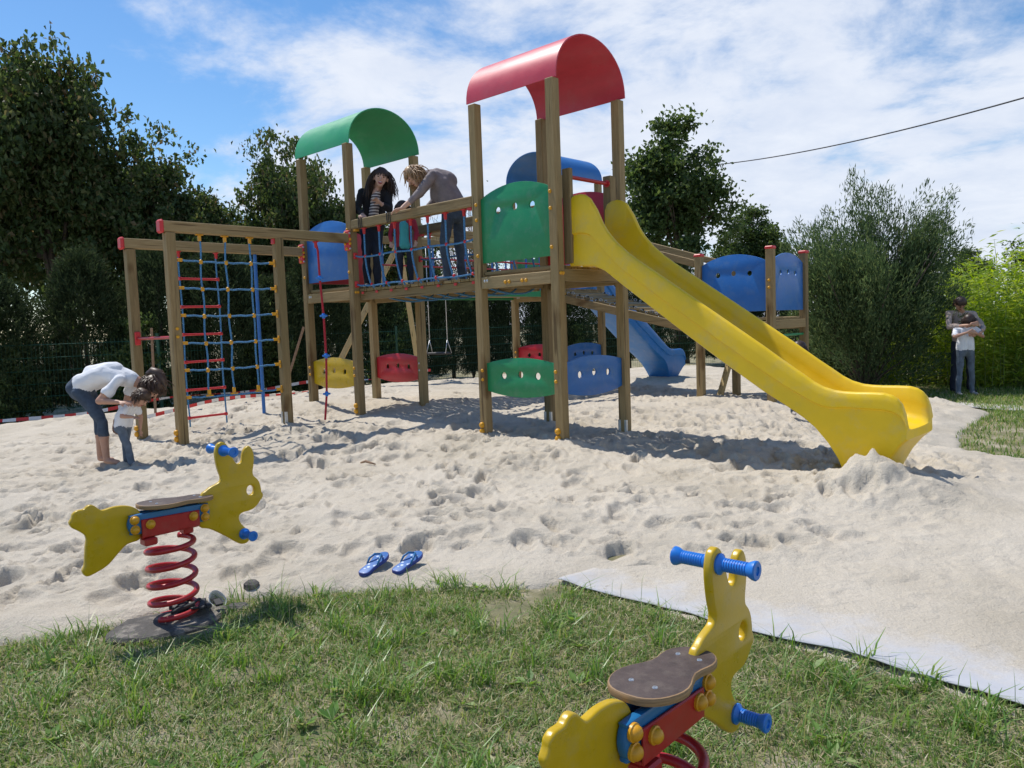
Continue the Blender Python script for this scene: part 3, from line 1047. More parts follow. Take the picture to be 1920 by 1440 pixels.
def trunk_mesh(name, seed, h, r, lob, zc, mat, limbs=9):
    rs = np.random.default_rng(seed + 100)
    mb = MB()
    top = np.array([rs.uniform(-.2, .2), rs.uniform(-.2, .2), zc * 0.95])
    ts = np.linspace(0, 1, 7)
    ax = np.stack([ts * top[0] + 0.06 * np.sin(ts * 5 + seed), ts * top[1] + 0.06 * np.cos(ts * 4 + seed), -0.2 + ts * (top[2] + 0.2)], 1)
    rr = r * (1.25 - 0.85 * ts); rr[0] *= 1.25
    mb.tube(ax, rr, 9)
    for k in range(min(limbs, len(lob))):
        t0 = rs.uniform(0.4, 0.98)
        p0 = np.array([np.interp(t0, ts, ax[:, i]) for i in range(3)])
        p3 = lob[k] + np.array([0, 0, zc])
        mid = (p0 + p3) / 2 + np.array([rs.uniform(-.2, .2), rs.uniform(-.2, .2), 0.25])
        pts = [(1 - t) ** 2 * p0 + 2 * t * (1 - t) * mid + t * t * p3 for t in np.linspace(0, 1, 6)]
        r0 = r * 0.45
        mb.tube(pts, r0 * (1 - 0.85 * np.linspace(0, 1, 6)), 6)
        for s in range(3):
            e = p3 + rand_dirs(rs, 1, 0.4)[0] * rs.uniform(0.5, 0.9)
            mb.tube([pts[3], (np.array(pts[4]) + e) / 2, e], [r0 * .35, r0 * .22, r0 * .06], 5)
    return mb.mesh(name, mat, True)


def plant(name, label, cat, loc, crown, trunk, rz=0.0, sc=(1, 1, 1), group=None, trunk_name='trunk', crown_name='crown'):
    t = thing(name, label, cat, loc, rz, group)
    t.scale = sc
    if trunk is not None:
        link(trunk_name, trunk, t)
    link(crown_name, crown, t)
    return t


oakA, lobA = crown_mesh('oak_crown', 1, 2.7, 3.0, 4.4, 30, 400, 56, 0.155, M['leaf_oak'], 0.12, 0.20, 0.0)
oakAt = trunk_mesh('oak_trunk', 1, 7, 0.20, lobA, 4.4, M['bark'])
oakB, lobB = crown_mesh('oak_crown', 2, 2.5, 2.9, 4.2, 28, 390, 56, 0.15, M['leaf_oak'], 0.12, 0.20, 0.0)
oakBt = trunk_mesh('oak_trunk', 2, 7, 0.18, lobB, 4.2, M['bark'])
oakC, lobC = crown_mesh('oak_crown', 3, 1.8, 2.3, 4.5, 24, 400, 44, 0.14, M['leaf_oak2'], 0.2, 0.18, 0.0)
oakCt = trunk_mesh('oak_trunk', 3, 7, 0.18, lobC, 4.5, M['bark'])

TREES = [  # x, y, which, rot, scale xy, scale z, label
    (-11.5, 16.9, 'A', 1.5, 0.72, 1.13, 'tall oak cut off by the left edge behind the conifer hedge'),
    (-9.9, 17.2, 'B', 2.1, 0.76, 1.14, 'tallest brownish green oak in the upper left corner'),
    (-8.55, 18.3, 'A', 3.9, 0.66, 0.86, 'oak next right of the tallest tree on the left'),
    (-7.2, 18.4, 'B', 5.2, 0.58, 0.71, 'lower oak at the start of the dip in the left treeline'),
    (-6.2, 18.9, 'A', 0.1, 0.50, 0.62, 'lowest oak in the dip of the left treeline'),
    (-5.15, 19.3, 'A', 1.2, 0.54, 0.86, 'oak with ragged spiky top just left of the green roof'),
    (-3.9, 19.9, 'B', 0.3, 0.58, 0.70, 'oak seen between the posts below the green arched roof'),
    (-2.75, 21.2, 'B', 3.3, 0.46, 0.62, 'oak seen right of the laughing person below the green roof'),
    (-8.0, 22.0, 'B', 4.4, 0.85, 0.70, 'oak filling the second row behind the left treeline'),
    (-12.0, 21.5, 'A', 5.9, 0.95, 0.92, 'oak in the second row behind the tallest left tree'),
    (-5.0, 23.2, 'A', 2.7, 0.70, 0.60, 'oak in the second row behind the green roofed tower'),
]
for (x, y, w, rz, sxy, sz, lab) in TREES:
    cm, tm = (oakA, oakAt) if w == 'A' else (oakB, oakBt)
    plant('oak_tree', lab, 'tree', (x, y, 0), cm, tm, rz, (sxy, sxy, sz), 'oaks behind the hedge on the left')
plant('oak_tree', 'rounded dark green oak standing behind the yellow slide', 'tree', (5.25, 24.2, 0), oakC, oakCt, 0.5, (1.0, 1.0, 1.06))
plant('oak_tree', 'small distant oak just right of the rounded oak, above the blue panels', 'tree', (9.1, 30.0, 0), oakC, oakCt, 2.6, (0.82, 0.82, 0.78))
plant('oak_tree', 'distant tree half cut off by the right edge above the bamboo', 'tree', (23.6, 34.0, 0), oakC, oakCt, 4.0, (1.0, 1.0, 0.72))
for k, (x, y, s, lab) in enumerate([(11.6, 33, .62, 'low distant tree between the small oak and the feathery shrub'), (13.6, 33, .5, 'low far tree behind the top of the feathery shrub'),
                                    (19.4, 33.5, .55, 'low far tree showing above the bamboo right of the feathery shrub'), (21.4, 36, .5, 'low far tree above the bamboo left of the cut off tree')]):
    plant('oak_tree', lab, 'tree', (x, y, 0), oakC, oakCt, 1.3 * k, (s * 1.2, s * 1.2, s), 'low trees on the far skyline')


def conifer_mesh(name, seed, h, r, n, mat, lw=(0.10, 0.022)):
    rs = np.random.default_rng(seed)
    nsp = n // 26
    z = rs.uniform(0.04, 1.0, nsp) ** 0.9
    prof = np.clip((1 - z) * 2.2, 0, 1) ** 0.6 * np.clip(z * 6 + 0.45, 0, 1)
    a = rs.uniform(0, 2 * np.pi, nsp)
    rad = r * prof * rs.uniform(0.45, 1.12, nsp)
    base = np.stack([np.cos(a) * rad, np.sin(a) * rad, z * h * 0.95], 1)
    out = np.stack([np.cos(a) * 0.55, np.sin(a) * 0.55, np.full(nsp, 1.0)], 1)
    out += rs.normal(size=out.shape) * 0.22
    out /= np.linalg.norm(out, axis=1, keepdims=True)
    ln = rs.uniform(0.18, 0.42, nsp)
    q = np.repeat(np.arange(nsp), 26)
    t = rs.uniform(0, 1, len(q))
    C = base[q] + out[q] * (ln[q] * t)[:, None] + rs.normal(size=(len(q), 3)) * 0.035
    D = out[q] + rs.normal(size=(len(q), 3)) * 0.45
    V, F = leaf_quads(C, D, rand_dirs(rs, len(q)), rs.uniform(0.6, 1.3, len(q)) * lw[0], rs.uniform(0.7, 1.3, len(q)) * lw[1], 0.1)
    return np_mesh(name, V, F, mat, False)


conA = conifer_mesh('conifer_foliage', 11, 3.4, 0.72, 34000, M['leaf_con'], (0.10, 0.020))
conB = conifer_mesh('conifer_foliage', 12, 3.2, 0.85, 34000, M['leaf_con'], (0.095, 0.020))
_tm = MB().tube([(0, 0, -0.2), (0.02, 0, 1.2), (0, 0.02, 2.9)], [0.07, 0.05, 0.015], 7).mesh('conifer_trunk', M['bark'], True)
HEDGE = [(-13.6, 9.7), (-9.9, 11.4), (-7.6, 12.6), (-5.9, 13.8), (-4.2, 15.4), (-2.4, 17.5), (0.2, 20.1), (3.0, 21.6), (5.6, 21.6), (7.2, 21.2)]
_hp = np.array(HEDGE); _ht = np.concatenate([[0], np.cumsum(np.linalg.norm(np.diff(_hp, axis=0), axis=1))])
ORD = ['first', 'second', 'third', 'fourth', 'fifth', 'sixth', 'seventh', 'eighth', 'ninth', 'tenth', 'eleventh', 'twelfth', 'thirteenth', 'fourteenth', 'fifteenth', 'sixteenth', 'seventeenth',
       'eighteenth', 'nineteenth', 'twentieth', 'twenty-first', 'twenty-second', 'twenty-third', 'twenty-fourth', 'twenty-fifth', 'twenty-sixth', 'twenty-seventh', 'twenty-eighth', 'twenty-ninth', 'thirtieth']
rs = np.random.default_rng(21)
_ck = 0
for k, s in enumerate(np.arange(0.3, _ht[-1], 1.16)):
    x = np.interp(s, _ht, _hp[:, 0]) + rs.uniform(-.25, .25); y = np.interp(s, _ht, _hp[:, 1]) + rs.uniform(-.3, .5)
    f = s / _ht[-1]
    hz = (0.92 * rs.uniform(0.68, 1.12)) if f < 0.36 else 0.80 * rs.uniform(0.86, 1.12)
    if x / y < -0.72:
        continue
    _ck += 1
    plant('conifer', 'dark columnar conifer, %s from the left in the hedge behind the wire fence' % ORD[_ck - 1], 'conifer', (x, y, 0.05), (conA, conB)[k % 2], _tm,
          rs.uniform(0, 6.28), (rs.uniform(.74, 1.05),) * 2 + (hz,), 'conifers of the hedge behind the fence', 'trunk', 'foliage')


def shrub_mesh(name, seed, mat):
    rs = np.random.default_rng(seed)
    nb = 820
    # plumes gathered in uneven lobes over an upright dome, each lobe leaning its own way
    nl = 26
    la = rs.uniform(0, 2 * np.pi, nl); lr_ = np.sqrt(rs.uniform(0.02, 1, nl)); le = rs.uniform(0.10, 1.0, nl)
    lobe = np.stack([np.cos(la) * lr_ * 1.25, np.sin(la) * lr_ * 1.0, 0.45 + le * (2.55 - 1.0 * lr_ ** 2) * (0.92 + 0.13 * np.cos(la) * lr_)], 1)
    lean = np.stack([np.cos(la) * 0.5, np.sin(la) * 0.4, np.full(nl, 0.75)], 1) * rs.uniform(0.6, 1.2, (nl, 1))
    kk = rs.integers(0, nl, nb)
    tip = lobe[kk] + rs.normal(size=(nb, 3)) * np.array([0.24, 0.22, 0.24]) + lean[kk] * rs.uniform(-0.25, 0.42, (nb, 1))
    tip[:, 2] = np.clip(tip[:, 2], 0.3, 3.3)
    org = np.stack([tip[:, 0] * 0.3, tip[:, 1] * 0.3, tip[:, 2] * 0.45], 1)
    dr = tip - org; L = np.linalg.norm(dr, axis=1); dr = dr / L[:, None]
    plume = rs.uniform(0.35, 0.75, nb)
    m = 110
    q = np.repeat(np.arange(nb), m)
    t = rs.uniform(0, 1, len(q)) ** 0.8
    spread = 0.17 * (1 - 0.8 * t)
    C = tip[q] - dr[q] * (plume[q] * (1 - t))[:, None] + rs.normal(size=(len(q), 3)) * spread[:, None]
    D = dr[q] * 1.0 + np.array([0, 0, 0.25]) + rs.normal(size=(len(q), 3)) * 0.55
    V, F = leaf_quads(C, D, rand_dirs(rs, len(q)), rs.uniform(0.05, 0.10, len(q)), rs.uniform(0.012, 0.020, len(q)), 0.1)
    stems = MB()
    for k in range(0, nb, 12):
        stems.tube([(org[k] * [0.2, 0.2, 0]), org[k] * [1, 1, 0.9], tip[k] - dr[k] * 0.2], [0.035, 0.02, 0.006], 5)
    return np_mesh(name, V, F, mat, False), stems.mesh('shrub_stems', M['bark'], True)


shr, shr_st = shrub_mesh('feathery_shrub_foliage', 31, M['leaf_shrub'])
plant('feathery_shrub', 'large feathery grey green shrub standing right of the platform with blue panels', 'shrub', (6.02, 13.3, 0.0), shr, shr_st, 0.0, (0.98, 0.98, 1.22), None, 'stems', 'foliage')


def bamboo_mesh(name, seed, mat, h=2.3, n=60, r=0.7):
    rs = np.random.default_rng(seed)
    st = MB()
    Cs, Ds = [], []
    for k in range(n):
        a, q = rs.uniform(0, 6.28), r * math.sqrt(rs.random())
        b0 = np.array([math.cos(a) * q, math.sin(a) * q, -0.05]); hh = h * rs.uniform(0.55, 1.08)
        ld = np.array([math.cos(a), math.sin(a), 0]) * rs.uniform(0.1, 0.5) + rs.normal(size=3) * 0.08
        ts = np.linspace(0, 1, 5)
        pts = [b0 + np.array([0, 0, hh * t * (1 - 0.12 * t)]) + ld * t * t for t in ts]
        st.tube(pts, 0.010 * (1.2 - ts), 5)
        for m in range(130):
            t = rs.uniform(0.08, 1.0)
            p = np.array([np.interp(t, ts, [u[i] for u in pts]) for i in range(3)]) + rs.normal(size=3) * 0.13
            d = rs.normal(size=3); d[2] = -0.15 + 0.4 * rs.normal()
            Cs.append(p); Ds.append(d)
    Cs = np.array(Cs); Ds = np.array(Ds)
    V, F = leaf_quads(Cs, Ds, rand_dirs(rs, len(Cs), 1.2), rs.uniform(0.10, 0.19, len(Cs)), rs.uniform(0.018, 0.032, len(Cs)), 0.15)
    return np_mesh(name, V, F, mat, False), st.mesh('bamboo_stems', plain('bamboo_cane', (0.20, 0.26, 0.07), 0.5, 0.2, 10), True)


bamA, bamAs = bamboo_mesh('bamboo_leaves', 41, M['leaf_bamboo'], 2.25, 60, 0.75)
bamB, bamBs = bamboo_mesh('bamboo_leaves', 42, M['leaf_bamboo'], 2.0, 60, 0.85)
for k, (x, y, s, lab) in enumerate([(7.75, 14.7, 1.0, 'leftmost bright bamboo clump, close behind the feathery shrub'), (8.35, 13.7, 1.0, 'bright bamboo clump just behind the adult hugging a child'),
                                    (9.1, 13.3, 1.05, 'bright bamboo clump right of the adult hugging a child'), (9.6, 12.5, 1.0, 'nearest bright bamboo clump at the right edge'),
                                    (9.4, 14.8, 1.25, 'tall bamboo clump at the back behind the one right of the adult'), (10.3, 13.9, 1.25, 'tall bamboo clump at the back by the right edge'),
                                    (7.3, 16.2, .95, 'bamboo clump glimpsed through the feathery shrub')]):
    plant('bamboo', lab, 'bamboo', (x, y, 0), (bamA, bamB)[k % 2], (bamAs, bamBs)[k % 2], k * 1.1, (s, s, s), 'bamboo clumps on the right', 'canes', 'leaves')

# twiggy pale bush seen through the rope bridge
rs = np.random.default_rng(51)
_tw = MB()
for k in range(150):
    a = rs.uniform(0, 6.28); e = np.array([math.cos(a) * rs.uniform(.2, 1.0), math.sin(a) * rs.uniform(.2, 1.0), rs.uniform(1.6, 4.1)])
    _tw.tube([(0, 0, 0), e * [0.3, 0.3, 0.55] + rs.normal(size=3) * .05, e], [0.02, 0.012, 0.004], 4)
    for m in range(5):
        f = e * rs.uniform(.6, 1) + rs.normal(size=3) * .02
        _tw.tube([f, f + rand_dirs(rs, 1, 0.7)[0] * rs.uniform(.2, .5)], [0.006, 0.002], 3)
_tb = thing('twiggy_bush', 'bare twiggy bush rising behind the rope bridge', 'bush', (-1.0, 20.6, 0))
_tb.scale = (1.0, 1.0, 1.1)
link('twigs', _tw.mesh('twigs', M['twig']), _tb)
_C = rs.normal(size=(2600, 3)) * [0.55, 0.5, 0.6] + [0, 0, 2.2]
V, F = leaf_quads(_C, rand_dirs(rs, 2600), rand_dirs(rs, 2600, .8), rs.uniform(.05, .1, 2600), rs.uniform(.03, .05, 2600))
link('leaves', np_mesh('twig_leaves', V, F, M['leaf_oak2']), _tb)

# undergrowth at the foot of the hedge
for k, (x, y, s, lab) in enumerate([(-8.0, 12.2, 1.0, 'low green bush under the hedge by the left edge'), (-6.3, 13.2, .9, 'low green bush under the hedge behind the bending girl'), (-4.6, 14.6, .9, 'low green bush behind the climbing net'),
                                    (-2.6, 16.9, .9, 'low green bush behind the green roofed tower'), (1.4, 20.4, 1.0, 'low green bush at the fence behind the red roofed tower'), (6.3, 15.2, 1.0, 'low dark bush behind the feathery shrub')]):
    plant('low_bush', lab, 'bush', (x, y, -3.55 * s * .55), oakC, None, k * 1.7, (s * .42, s * .42, s * .55), 'low bushes under the hedge', 'trunk', 'foliage')

# ---------------------------------------------------------------- grass


def grass_mesh(name, seed, pts, h, w, mat, lean=0.5):
    rs = np.random.default_rng(seed)
    n = len(pts)
    a = rs.uniform(0, 2 * np.pi, n)
    hh = h * rs.uniform(0.5, 1.3, n); ww = w * rs.uniform(0.7, 1.3, n)
    ln = lean * rs.uniform(0.2, 1.3, n) * hh
    d = np.stack([np.cos(a), np.sin(a), np.zeros(n)], 1)
    s = np.stack([-np.sin(a + rs.normal(size=n) * .7), np.cos(a), np.zeros(n)], 1)
    p0 = pts
    p1 = pts + d * (ln * 0.35)[:, None] + np.array([0, 0, 1.0]) * (hh * 0.6)[:, None]
    p2 = pts + d * ln[:, None] + np.array([0, 0, 1.0]) * (hh * rs.uniform(0.75, 1.0, n))[:, None]
    wv = s * (ww / 2)[:, None]
    V = np.stack([p0 - wv, p0 + wv, p1 + wv * .8, p1 - wv * .8, p2 + wv * 0.12, p2 - wv * 0.12], 1).reshape(-1, 3)
    b = np.arange(n) * 6
    F = np.concatenate([np.stack([b, b + 1, b + 2, b + 3], 1), np.stack([b + 3, b + 2, b + 4, b + 5], 1)])
    return np_mesh(name, V, F, mat, False)


rs = np.random.default_rng(61)


def scatter(n, x0, x1, y0, y1):
    return np.stack([rs.uniform(x0, x1, n), rs.uniform(y0, y1, n)], 1)


def turf_points(n, box, keep):
    p = scatter(n, *box)
    return p[keep(p)]


def front_keep(p):
    sd = poly_sd(p[:, 0], p[:, 1], SAND_POLY)
    bald = vnoise(p[:, 0], p[:, 1], 0.55, 2) * 0.6 + vnoise(p[:, 0], p[:, 1], 0.2, 4) * 0.5
    dens = np.clip(1.0 - np.clip(bald - 0.22, 0, 1) * 2.6, 0.06, 1)
    slab = np.hypot((p[:, 0] + 1.65) * 0.9, (p[:, 1] - 3.55) * 1.6) < 0.24
    return (sd < -0.01 - 0.05 * rs.random(len(p)) + 0.10 * (rs.random(len(p)) < 0.07)) & (rs.random(len(p)) < dens) & ~slab


g1 = turf_points(215000, (-4.2, 3.6, 1.3, 4.3), front_keep)
tag(link('grass', grass_mesh('grass', 1, np.c_[g1, np.full(len(g1), -0.004)], 0.033, 0.0042, M['leaf_grass'], 1.2)), 'short mown grass with dry patches in the foreground', 'grass', kind='stuff')
# longer tufts
tc_ = turf_points(420, (-3.6, 3.0, 1.5, 4.15), front_keep)
tc_ = np.concatenate([tc_, [(-2.05, 3.42), (-2.0, 3.36), (-2.12, 3.35), (-0.42, 3.97), (-0.36, 3.99), (-0.3, 3.95), (-1.1, 3.2), (-1.2, 3.1), (-0.9, 3.05), (-0.6, 2.75), (-0.45, 2.8), (-0.3, 2.9)]])
tp = []
for c in tc_:
    m = rs.integers(10, 34)
    tp.append(np.c_[c + rs.normal(size=(m, 2)) * 0.028, np.full(m, -0.004)])
tp = np.concatenate(tp)
tag(link('grass_tufts', grass_mesh('grass_tufts', 2, tp, 0.10, 0.0056, M['leaf_tuft'], 1.15)), 'longer green grass tufts scattered through the lawn', 'grass', kind='stuff')
sp = turf_points(420, (-3.2, 2.6, 1.6, 4.2), front_keep)
tag(link('grass_stalks', grass_mesh('grass_stalks', 3, np.c_[sp, np.full(len(sp), -0.004)], 0.21, 0.0026, M['leaf_grass'], 0.45)), 'thin dry grass stalks standing above the lawn', 'grass', kind='stuff')


def right_keep(p):
    sd = poly_sd(p[:, 0], p[:, 1], SAND_POLY)
    return (sd < -0.02) & (rs.random(len(p)) < np.clip(0.75 - 0.6 * vnoise(p[:, 0], p[:, 1], 0.8, 1), 0.1, 1))


g2 = turf_points(60000, (4.0, 9.5, 6.4, 14.5), right_keep)
tag(link('grass_verge', grass_mesh('grass_verge', 4, np.c_[g2, np.full(len(g2), -0.004)], 0.06, 0.010, M['leaf_grass'], 0.8)), 'dry grass verge on the right beyond the sand', 'grass', kind='stuff')

# dead thatch lying flat, and broad-leaved weeds
th = turf_points(24000, (-4.0, 3.4, 1.4, 4.3), front_keep)
_a = rs.uniform(0, 6.28, len(th))
V, F = leaf_quads(np.c_[th, rs.uniform(0.002, 0.022, len(th))], np.stack([np.cos(_a), np.sin(_a), rs.normal(size=len(_a)) * .18], 1), np.tile([0, 0, 1.0], (len(th), 1)), rs.uniform(.02, .07, len(th)), rs.uniform(.002, .004, len(th)), 0.1)
M['thatch'] = leaf_mat('dead_thatch', [(0.0, (0.26, 0.21, 0.10)), (0.6, (0.46, 0.39, 0.23)), (1.0, (0.62, 0.55, 0.38))], 0.2, 0.7, 0.2)
tag(link('dead_grass', np_mesh('dead_grass', V, F, M['thatch'])), 'straw coloured dead grass lying in the lawn', 'grass', kind='stuff')
wd = turf_points(150, (-3.4, 2.8, 1.5, 4.0), front_keep)
_C, _D, _L = [], [], []
for c in wd:
    k = rs.integers(5, 12)
    a = rs.uniform(0, 6.28, k)
    for q in a:
        _C.append((c[0] + math.cos(q) * .006, c[1] + math.sin(q) * .006, 0.004)); _D.append((math.cos(q), math.sin(q), rs.uniform(.15, .8))); _L.append(rs.uniform(.03, .075))
_L = np.array(_L)
V, F = leaf_quads(np.array(_C), np.array(_D), np.tile([0, 0, 1.0], (len(_C), 1)), _L, _L * rs.uniform(.28, .5, len(_L)), 0.2)
tag(link('lawn_weeds', np_mesh('lawn_weeds', V, F, M['leaf_tuft'])), 'small broad leaved weeds growing in the lawn', 'weeds', kind='stuff')

# ---------------------------------------------------------------- play structure
LB, LC, LR = 2.1464, 2.8691, 2.3844
BI = -1.0 - LB            # grid column of tower B's right posts
CJ = 1.0 + LC             # grid row of tower C's front posts
DI = BI + LR
ZD = 1.887
PW = 0.094
X3, Y3, Z3 = (1, 0, 0), (0, 1, 0), (0, 0, 1)

bolt_me = MB().lathe([(0.017, 0), (0.0175, 0.006), (0.014, 0.012), (0.007, 0.0155), (0.001, 0.0165)], (0, 0, 0), (0, 0, 1), 10).mesh('bolt_cap', M['yellow_cap'], True, None, 40)
bolt_big = MB().lathe([(0.029, 0), (0.030, 0.012), (0.025, 0.024), (0.013, 0.031), (0.001, 0.033)], (0, 0, 0), (0, 0, 1), 12).mesh('base_cap', M['yellow_cap'], True, None, 40)
steel_bolt = MB().lathe([(0.014, 0), (0.014, 0.004), (0.008, 0.008), (0.001, 0.009)], (0, 0, 0), (0, 0, 1), 8).mesh('steel_bolt', M['steel'], True, None, 40)
ROT = {'-y': (math.pi / 2, 0, 0), '+y': (-math.pi / 2, 0, 0), '+x': (0, math.pi / 2, 0), '-x': (0, -math.pi / 2, 0), '+z': (0, 0, 0)}


def bolt(parent, p, face, me=None, name='bolt_cap'):
    return link(name, me or bolt_me, parent, p, ROT[face])


def wbox(t, name, a, b, mat, ch=0.005):
    return MB().box(a, b, ch).build(name, M[mat], t)


def post(t, i, j, z0, z1, caps=True, foot=False, cap=None):
    h = PW / 2
    mb = MB().box((i - h, j - h, z0 - 0.35), (i + h, j + h, z1), 0.006)
    p = mb.build('post', M['wood_z'], t)
    if caps:
        for dz in (0.05, 0.115):
            bolt(p, (i - 0.012, j - h, z0 + dz), '-y', bolt_big, 'base_cap')
    if foot:
        MB().box((i - h - 0.004, j - h - 0.004, z0 - 0.2), (i - h + 0.03, j - h + 0.03, z0 + 0.13)).box((i + h - 0.02, j - h - 0.004, z0 - 0.2), (i + h + 0.004, j - h + 0.02, z0 + 0.13)).build('foot_bracket', M['steel'], p)
    if cap:
        MB().box((i - h - 0.008, j - h - 0.008, z1 - 0.022), (i + h + 0.008, j + h + 0.008, z1 + 0.02), 0.012).build('post_cap', M[cap], p)
    return p


def arch_top(w, z0, zc, zp, x0):
    """loop with an arched top: base z0, corners zc, crown zp"""
    pts = [(x0, z0), (x0 + w, z0)]
    for k in range(13):
        t = k / 12
        pts.append((x0 + w * (1 - t), zc + (zp - zc) * math.sin(math.pi * t) ** 0.8))
    return pts


def lens(w, zm, he, hm, x0):
    pts = []
    for k in range(13):
        t = k / 12
        pts.append((x0 + w * t, zm - he - (hm - he) * math.sin(math.pi * t) ** 0.85))
    for k in range(13):
        t = k / 12
        pts.append((x0 + w * (1 - t), zm + he + (hm - he) * math.sin(math.pi * t) ** 0.85))
    return pts


def frame_j(j):
    return ((0, j, 0), X3, Z3, (0, -1, 0))


def frame_i(i):
    return ((i, 0, 0), Y3, Z3, (1, 0, 0))


def panel(t, plane, pos, a0, kind, col, dz=0.0, holes=True, w=0.906, name=None):
    """boards fixed between two posts; a0 = first post's coordinate"""
    x0 = a0 + 0.5 - w / 2
    if kind == 'upper':
        lp = arch_top(w, 1.975 + dz, 2.60 + dz, 2.705 + dz, x0); hz = 2.468 + dz; nm = 'barrier_panel'
    elif kind == 'deckD':
        lp = arch_top(w, 1.42, 2.045, 2.16, x0); hz = 1.905; nm = 'barrier_panel'
    else:
        lp = lens(w, 0.843 + dz, 0.138, 0.193, x0); hz = 0.862 + dz; nm = 'lower_panel'
    hl = [ellipse(a0 + 0.5 + k * 0.222, hz + (0.012 if k == 0 else 0), 0.034, 0.034, 16) for k in (-1, 0, 1)] if holes else []
    p = MB().prism(lp, hl, 0.02, frame_j(pos) if plane == 'j' else frame_i(pos), 0.004).build(name or nm, M[col], t, True, 35)
    return p


def roof(t, i0, j0, axis, z0, zp, mat):
    """half-cylinder roof sheet over a 1 m square"""
    n = 28
    mb = MB()
    ex, th = 0.075, 0.012
    prof_o, prof_i = [], []
    for k in range(n + 1):
        a = math.pi * k / n
        c, s = math.cos(a), math.sin(a)
        s2 = s ** 0.92
        prof_o.append((0.5 - 0.535 * c, z0 + (zp - z0) * s2))
        prof_i.append((0.5 - (0.535 - th) * c, z0 + (zp - z0 - th) * s2))
    loop = prof_o + prof_i[::-1]
    m = len(loop)
    vs = []
    cuts = [-ex, 0.25, 0.75, 1 + ex]
    for q in cuts:
        for (a, z) in loop:
            vs.append((i0 + q, j0 + a, z) if axis == 'u' else (i0 + a, j0 + q, z))
    fs = []
    for r in range(len(cuts) - 1):
        for k in range(m):
            k2 = (k + 1) % m
            fs.append((r * m + k, r * m + k2, (r + 1) * m + k2, (r + 1) * m + k))
    for r in (0, len(cuts) - 1):
        for k in range(n):
            a, b, c, d = k, k + 1, m - 2 - k, m - 1 - k
            q = (r * m + a, r * m + b, r * m + c, r * m + d)
            fs.append(q if r == 0 else q[::-1])
    mb.add(vs, fs)
    return mb.build('roof', M[mat], t, True, 40)


def deck(t, i0, j0, zd, mat='wood_x'):
    h = PW / 2
    # frame beams between the posts
    for (a, b, nm) in [((i0 + h, j0 - h + 0.004, zd - 0.165), (i0 + 1 - h, j0 - h + 0.048, zd - 0.05), 'wood_x'), ((i0 + h, j0 + 1 + h - 0.048, zd - 0.165), (i0 + 1 - h, j0 + 1 + h - 0.004, zd - 0.05), 'wood_x'),
                       ((i0 - h + 0.004, j0 + h, zd - 0.147), (i0 - h + 0.048, j0 + 1 - h, zd - 0.034), 'wood_y'), ((i0 + 1 + h - 0.048, j0 + h, zd - 0.147), (i0 + 1 + h - 0.004, j0 + 1 - h, zd - 0.034), 'wood_y')]:
        bm_ = wbox(t, 'deck_beam', a, b, nm)
        if nm == 'wood_x' and a[1] < j0:
            for xx in (i0 + h + 0.05, i0 + h + 0.085):
                bolt(bm_, (xx, a[1], zd - 0.09), '-y', steel_bolt, 'steel_bolt')
    n = 8
    wd = (1 + 2 * h - 0.09) / n
    for k in range(n):
        y0 = j0 - h + 0.045 + k * wd
        s, e = i0 - h + 0.05, i0 + 1 + h - 0.05
        if k in (0, n - 1):
            s, e = i0 + h + 0.004, i0 + 1 - h - 0.004
        wbox(t, 'deck_plank', (s, y0 + 0.004, zd - 0.032), (e, y0 + wd - 0.004, zd + random.uniform(-.003, .003)), mat, 0.004)


def tower(label, i0, j0, ztop, sz, roof_mat, axis, panels, zd=ZD, rz0=3.545, rzp=4.02, feet=(), caps=(True, True, False, False)):
    t = gthing('play_tower', label, 'play tower', i0 + 0.5, j0 + 0.5, sum(sz) / 4)
    ps = []
    for k, (di, dj) in enumerate([(0, 0), (1, 0), (1, 1), (0, 1)]):
        ps.append(post(t, i0 + di, j0 + dj, sz[k], ztop + (0.02 if k % 2 else 0.0), caps[k], k in feet))
    for k, (di, dj) in enumerate([(0, 0), (1, 0)]):
        for z in (0.82, 0.91, 2.05, 2.40, 2.55):
            bolt(ps[k], (i0 + di + (0.02 if k == 0 else -0.02), j0 - PW / 2, z), '-y')
    for z in (0.82, 0.91):
        bolt(ps[2], (i0 + 1 - 0.01, j0 + 1 - PW / 2, z), '-y', steel_bolt, 'steel_bolt')
    for z in (zd - 0.075,):
        for dx in (-0.015, 0.018):
            bolt(ps[1], (i0 + 1 + PW / 2, j0 + dx, z), '+x')
    deck(t, i0, j0, zd)
    if roof_mat:
        roof(t, i0, j0, axis, rz0, rzp, roof_mat)
    for p in panels:
        panel(t, *p)
    return t


TA = tower('play tower with red arched roof and green panels carrying the yellow slide', -1, 0, 3.53, (.243, .243, .224, .258), 'roof_red', 'u',
           [('j', 0.0, -1, 'upper', 'green'), ('j', 0.0, -1, 'lower', 'green'), ('i', 0.0, 0, 'lower', 'blue'), ('j', 1.0, -1, 'upper', 'red', 0.0, False)], feet=(2, 3))
# short posts and red bar at the head of the yellow slide
for jj in (0.10, 0.77):
    MB().box((0.002, jj - 0.047 + (0.047 if jj < .5 else 0), 1.90), (0.094, jj + 0.047, 2.76), 0.005).build('slide_post', M['wood_z'], TA)
_b = MB().cyl((0.055, 0.13, 2.685), (0.055, 0.74, 2.685), 0.019, 12).build('grab_bar', M['red_steel'], TA, True, 40)
MB().cyl((0.055, 0.137, 2.685), (0.055, 0.150, 2.685), 0.034, 12).cyl((0.055, 0.71, 2.685), (0.055, 0.723, 2.685), 0.034, 12).build('bar_flange', M['red_plastic'], _b, True, 40)
for xx in (-0.62, -0.57, -0.40, -0.35):
    bolt(TA, (xx, -0.044, ZD - 0.115), '-y')

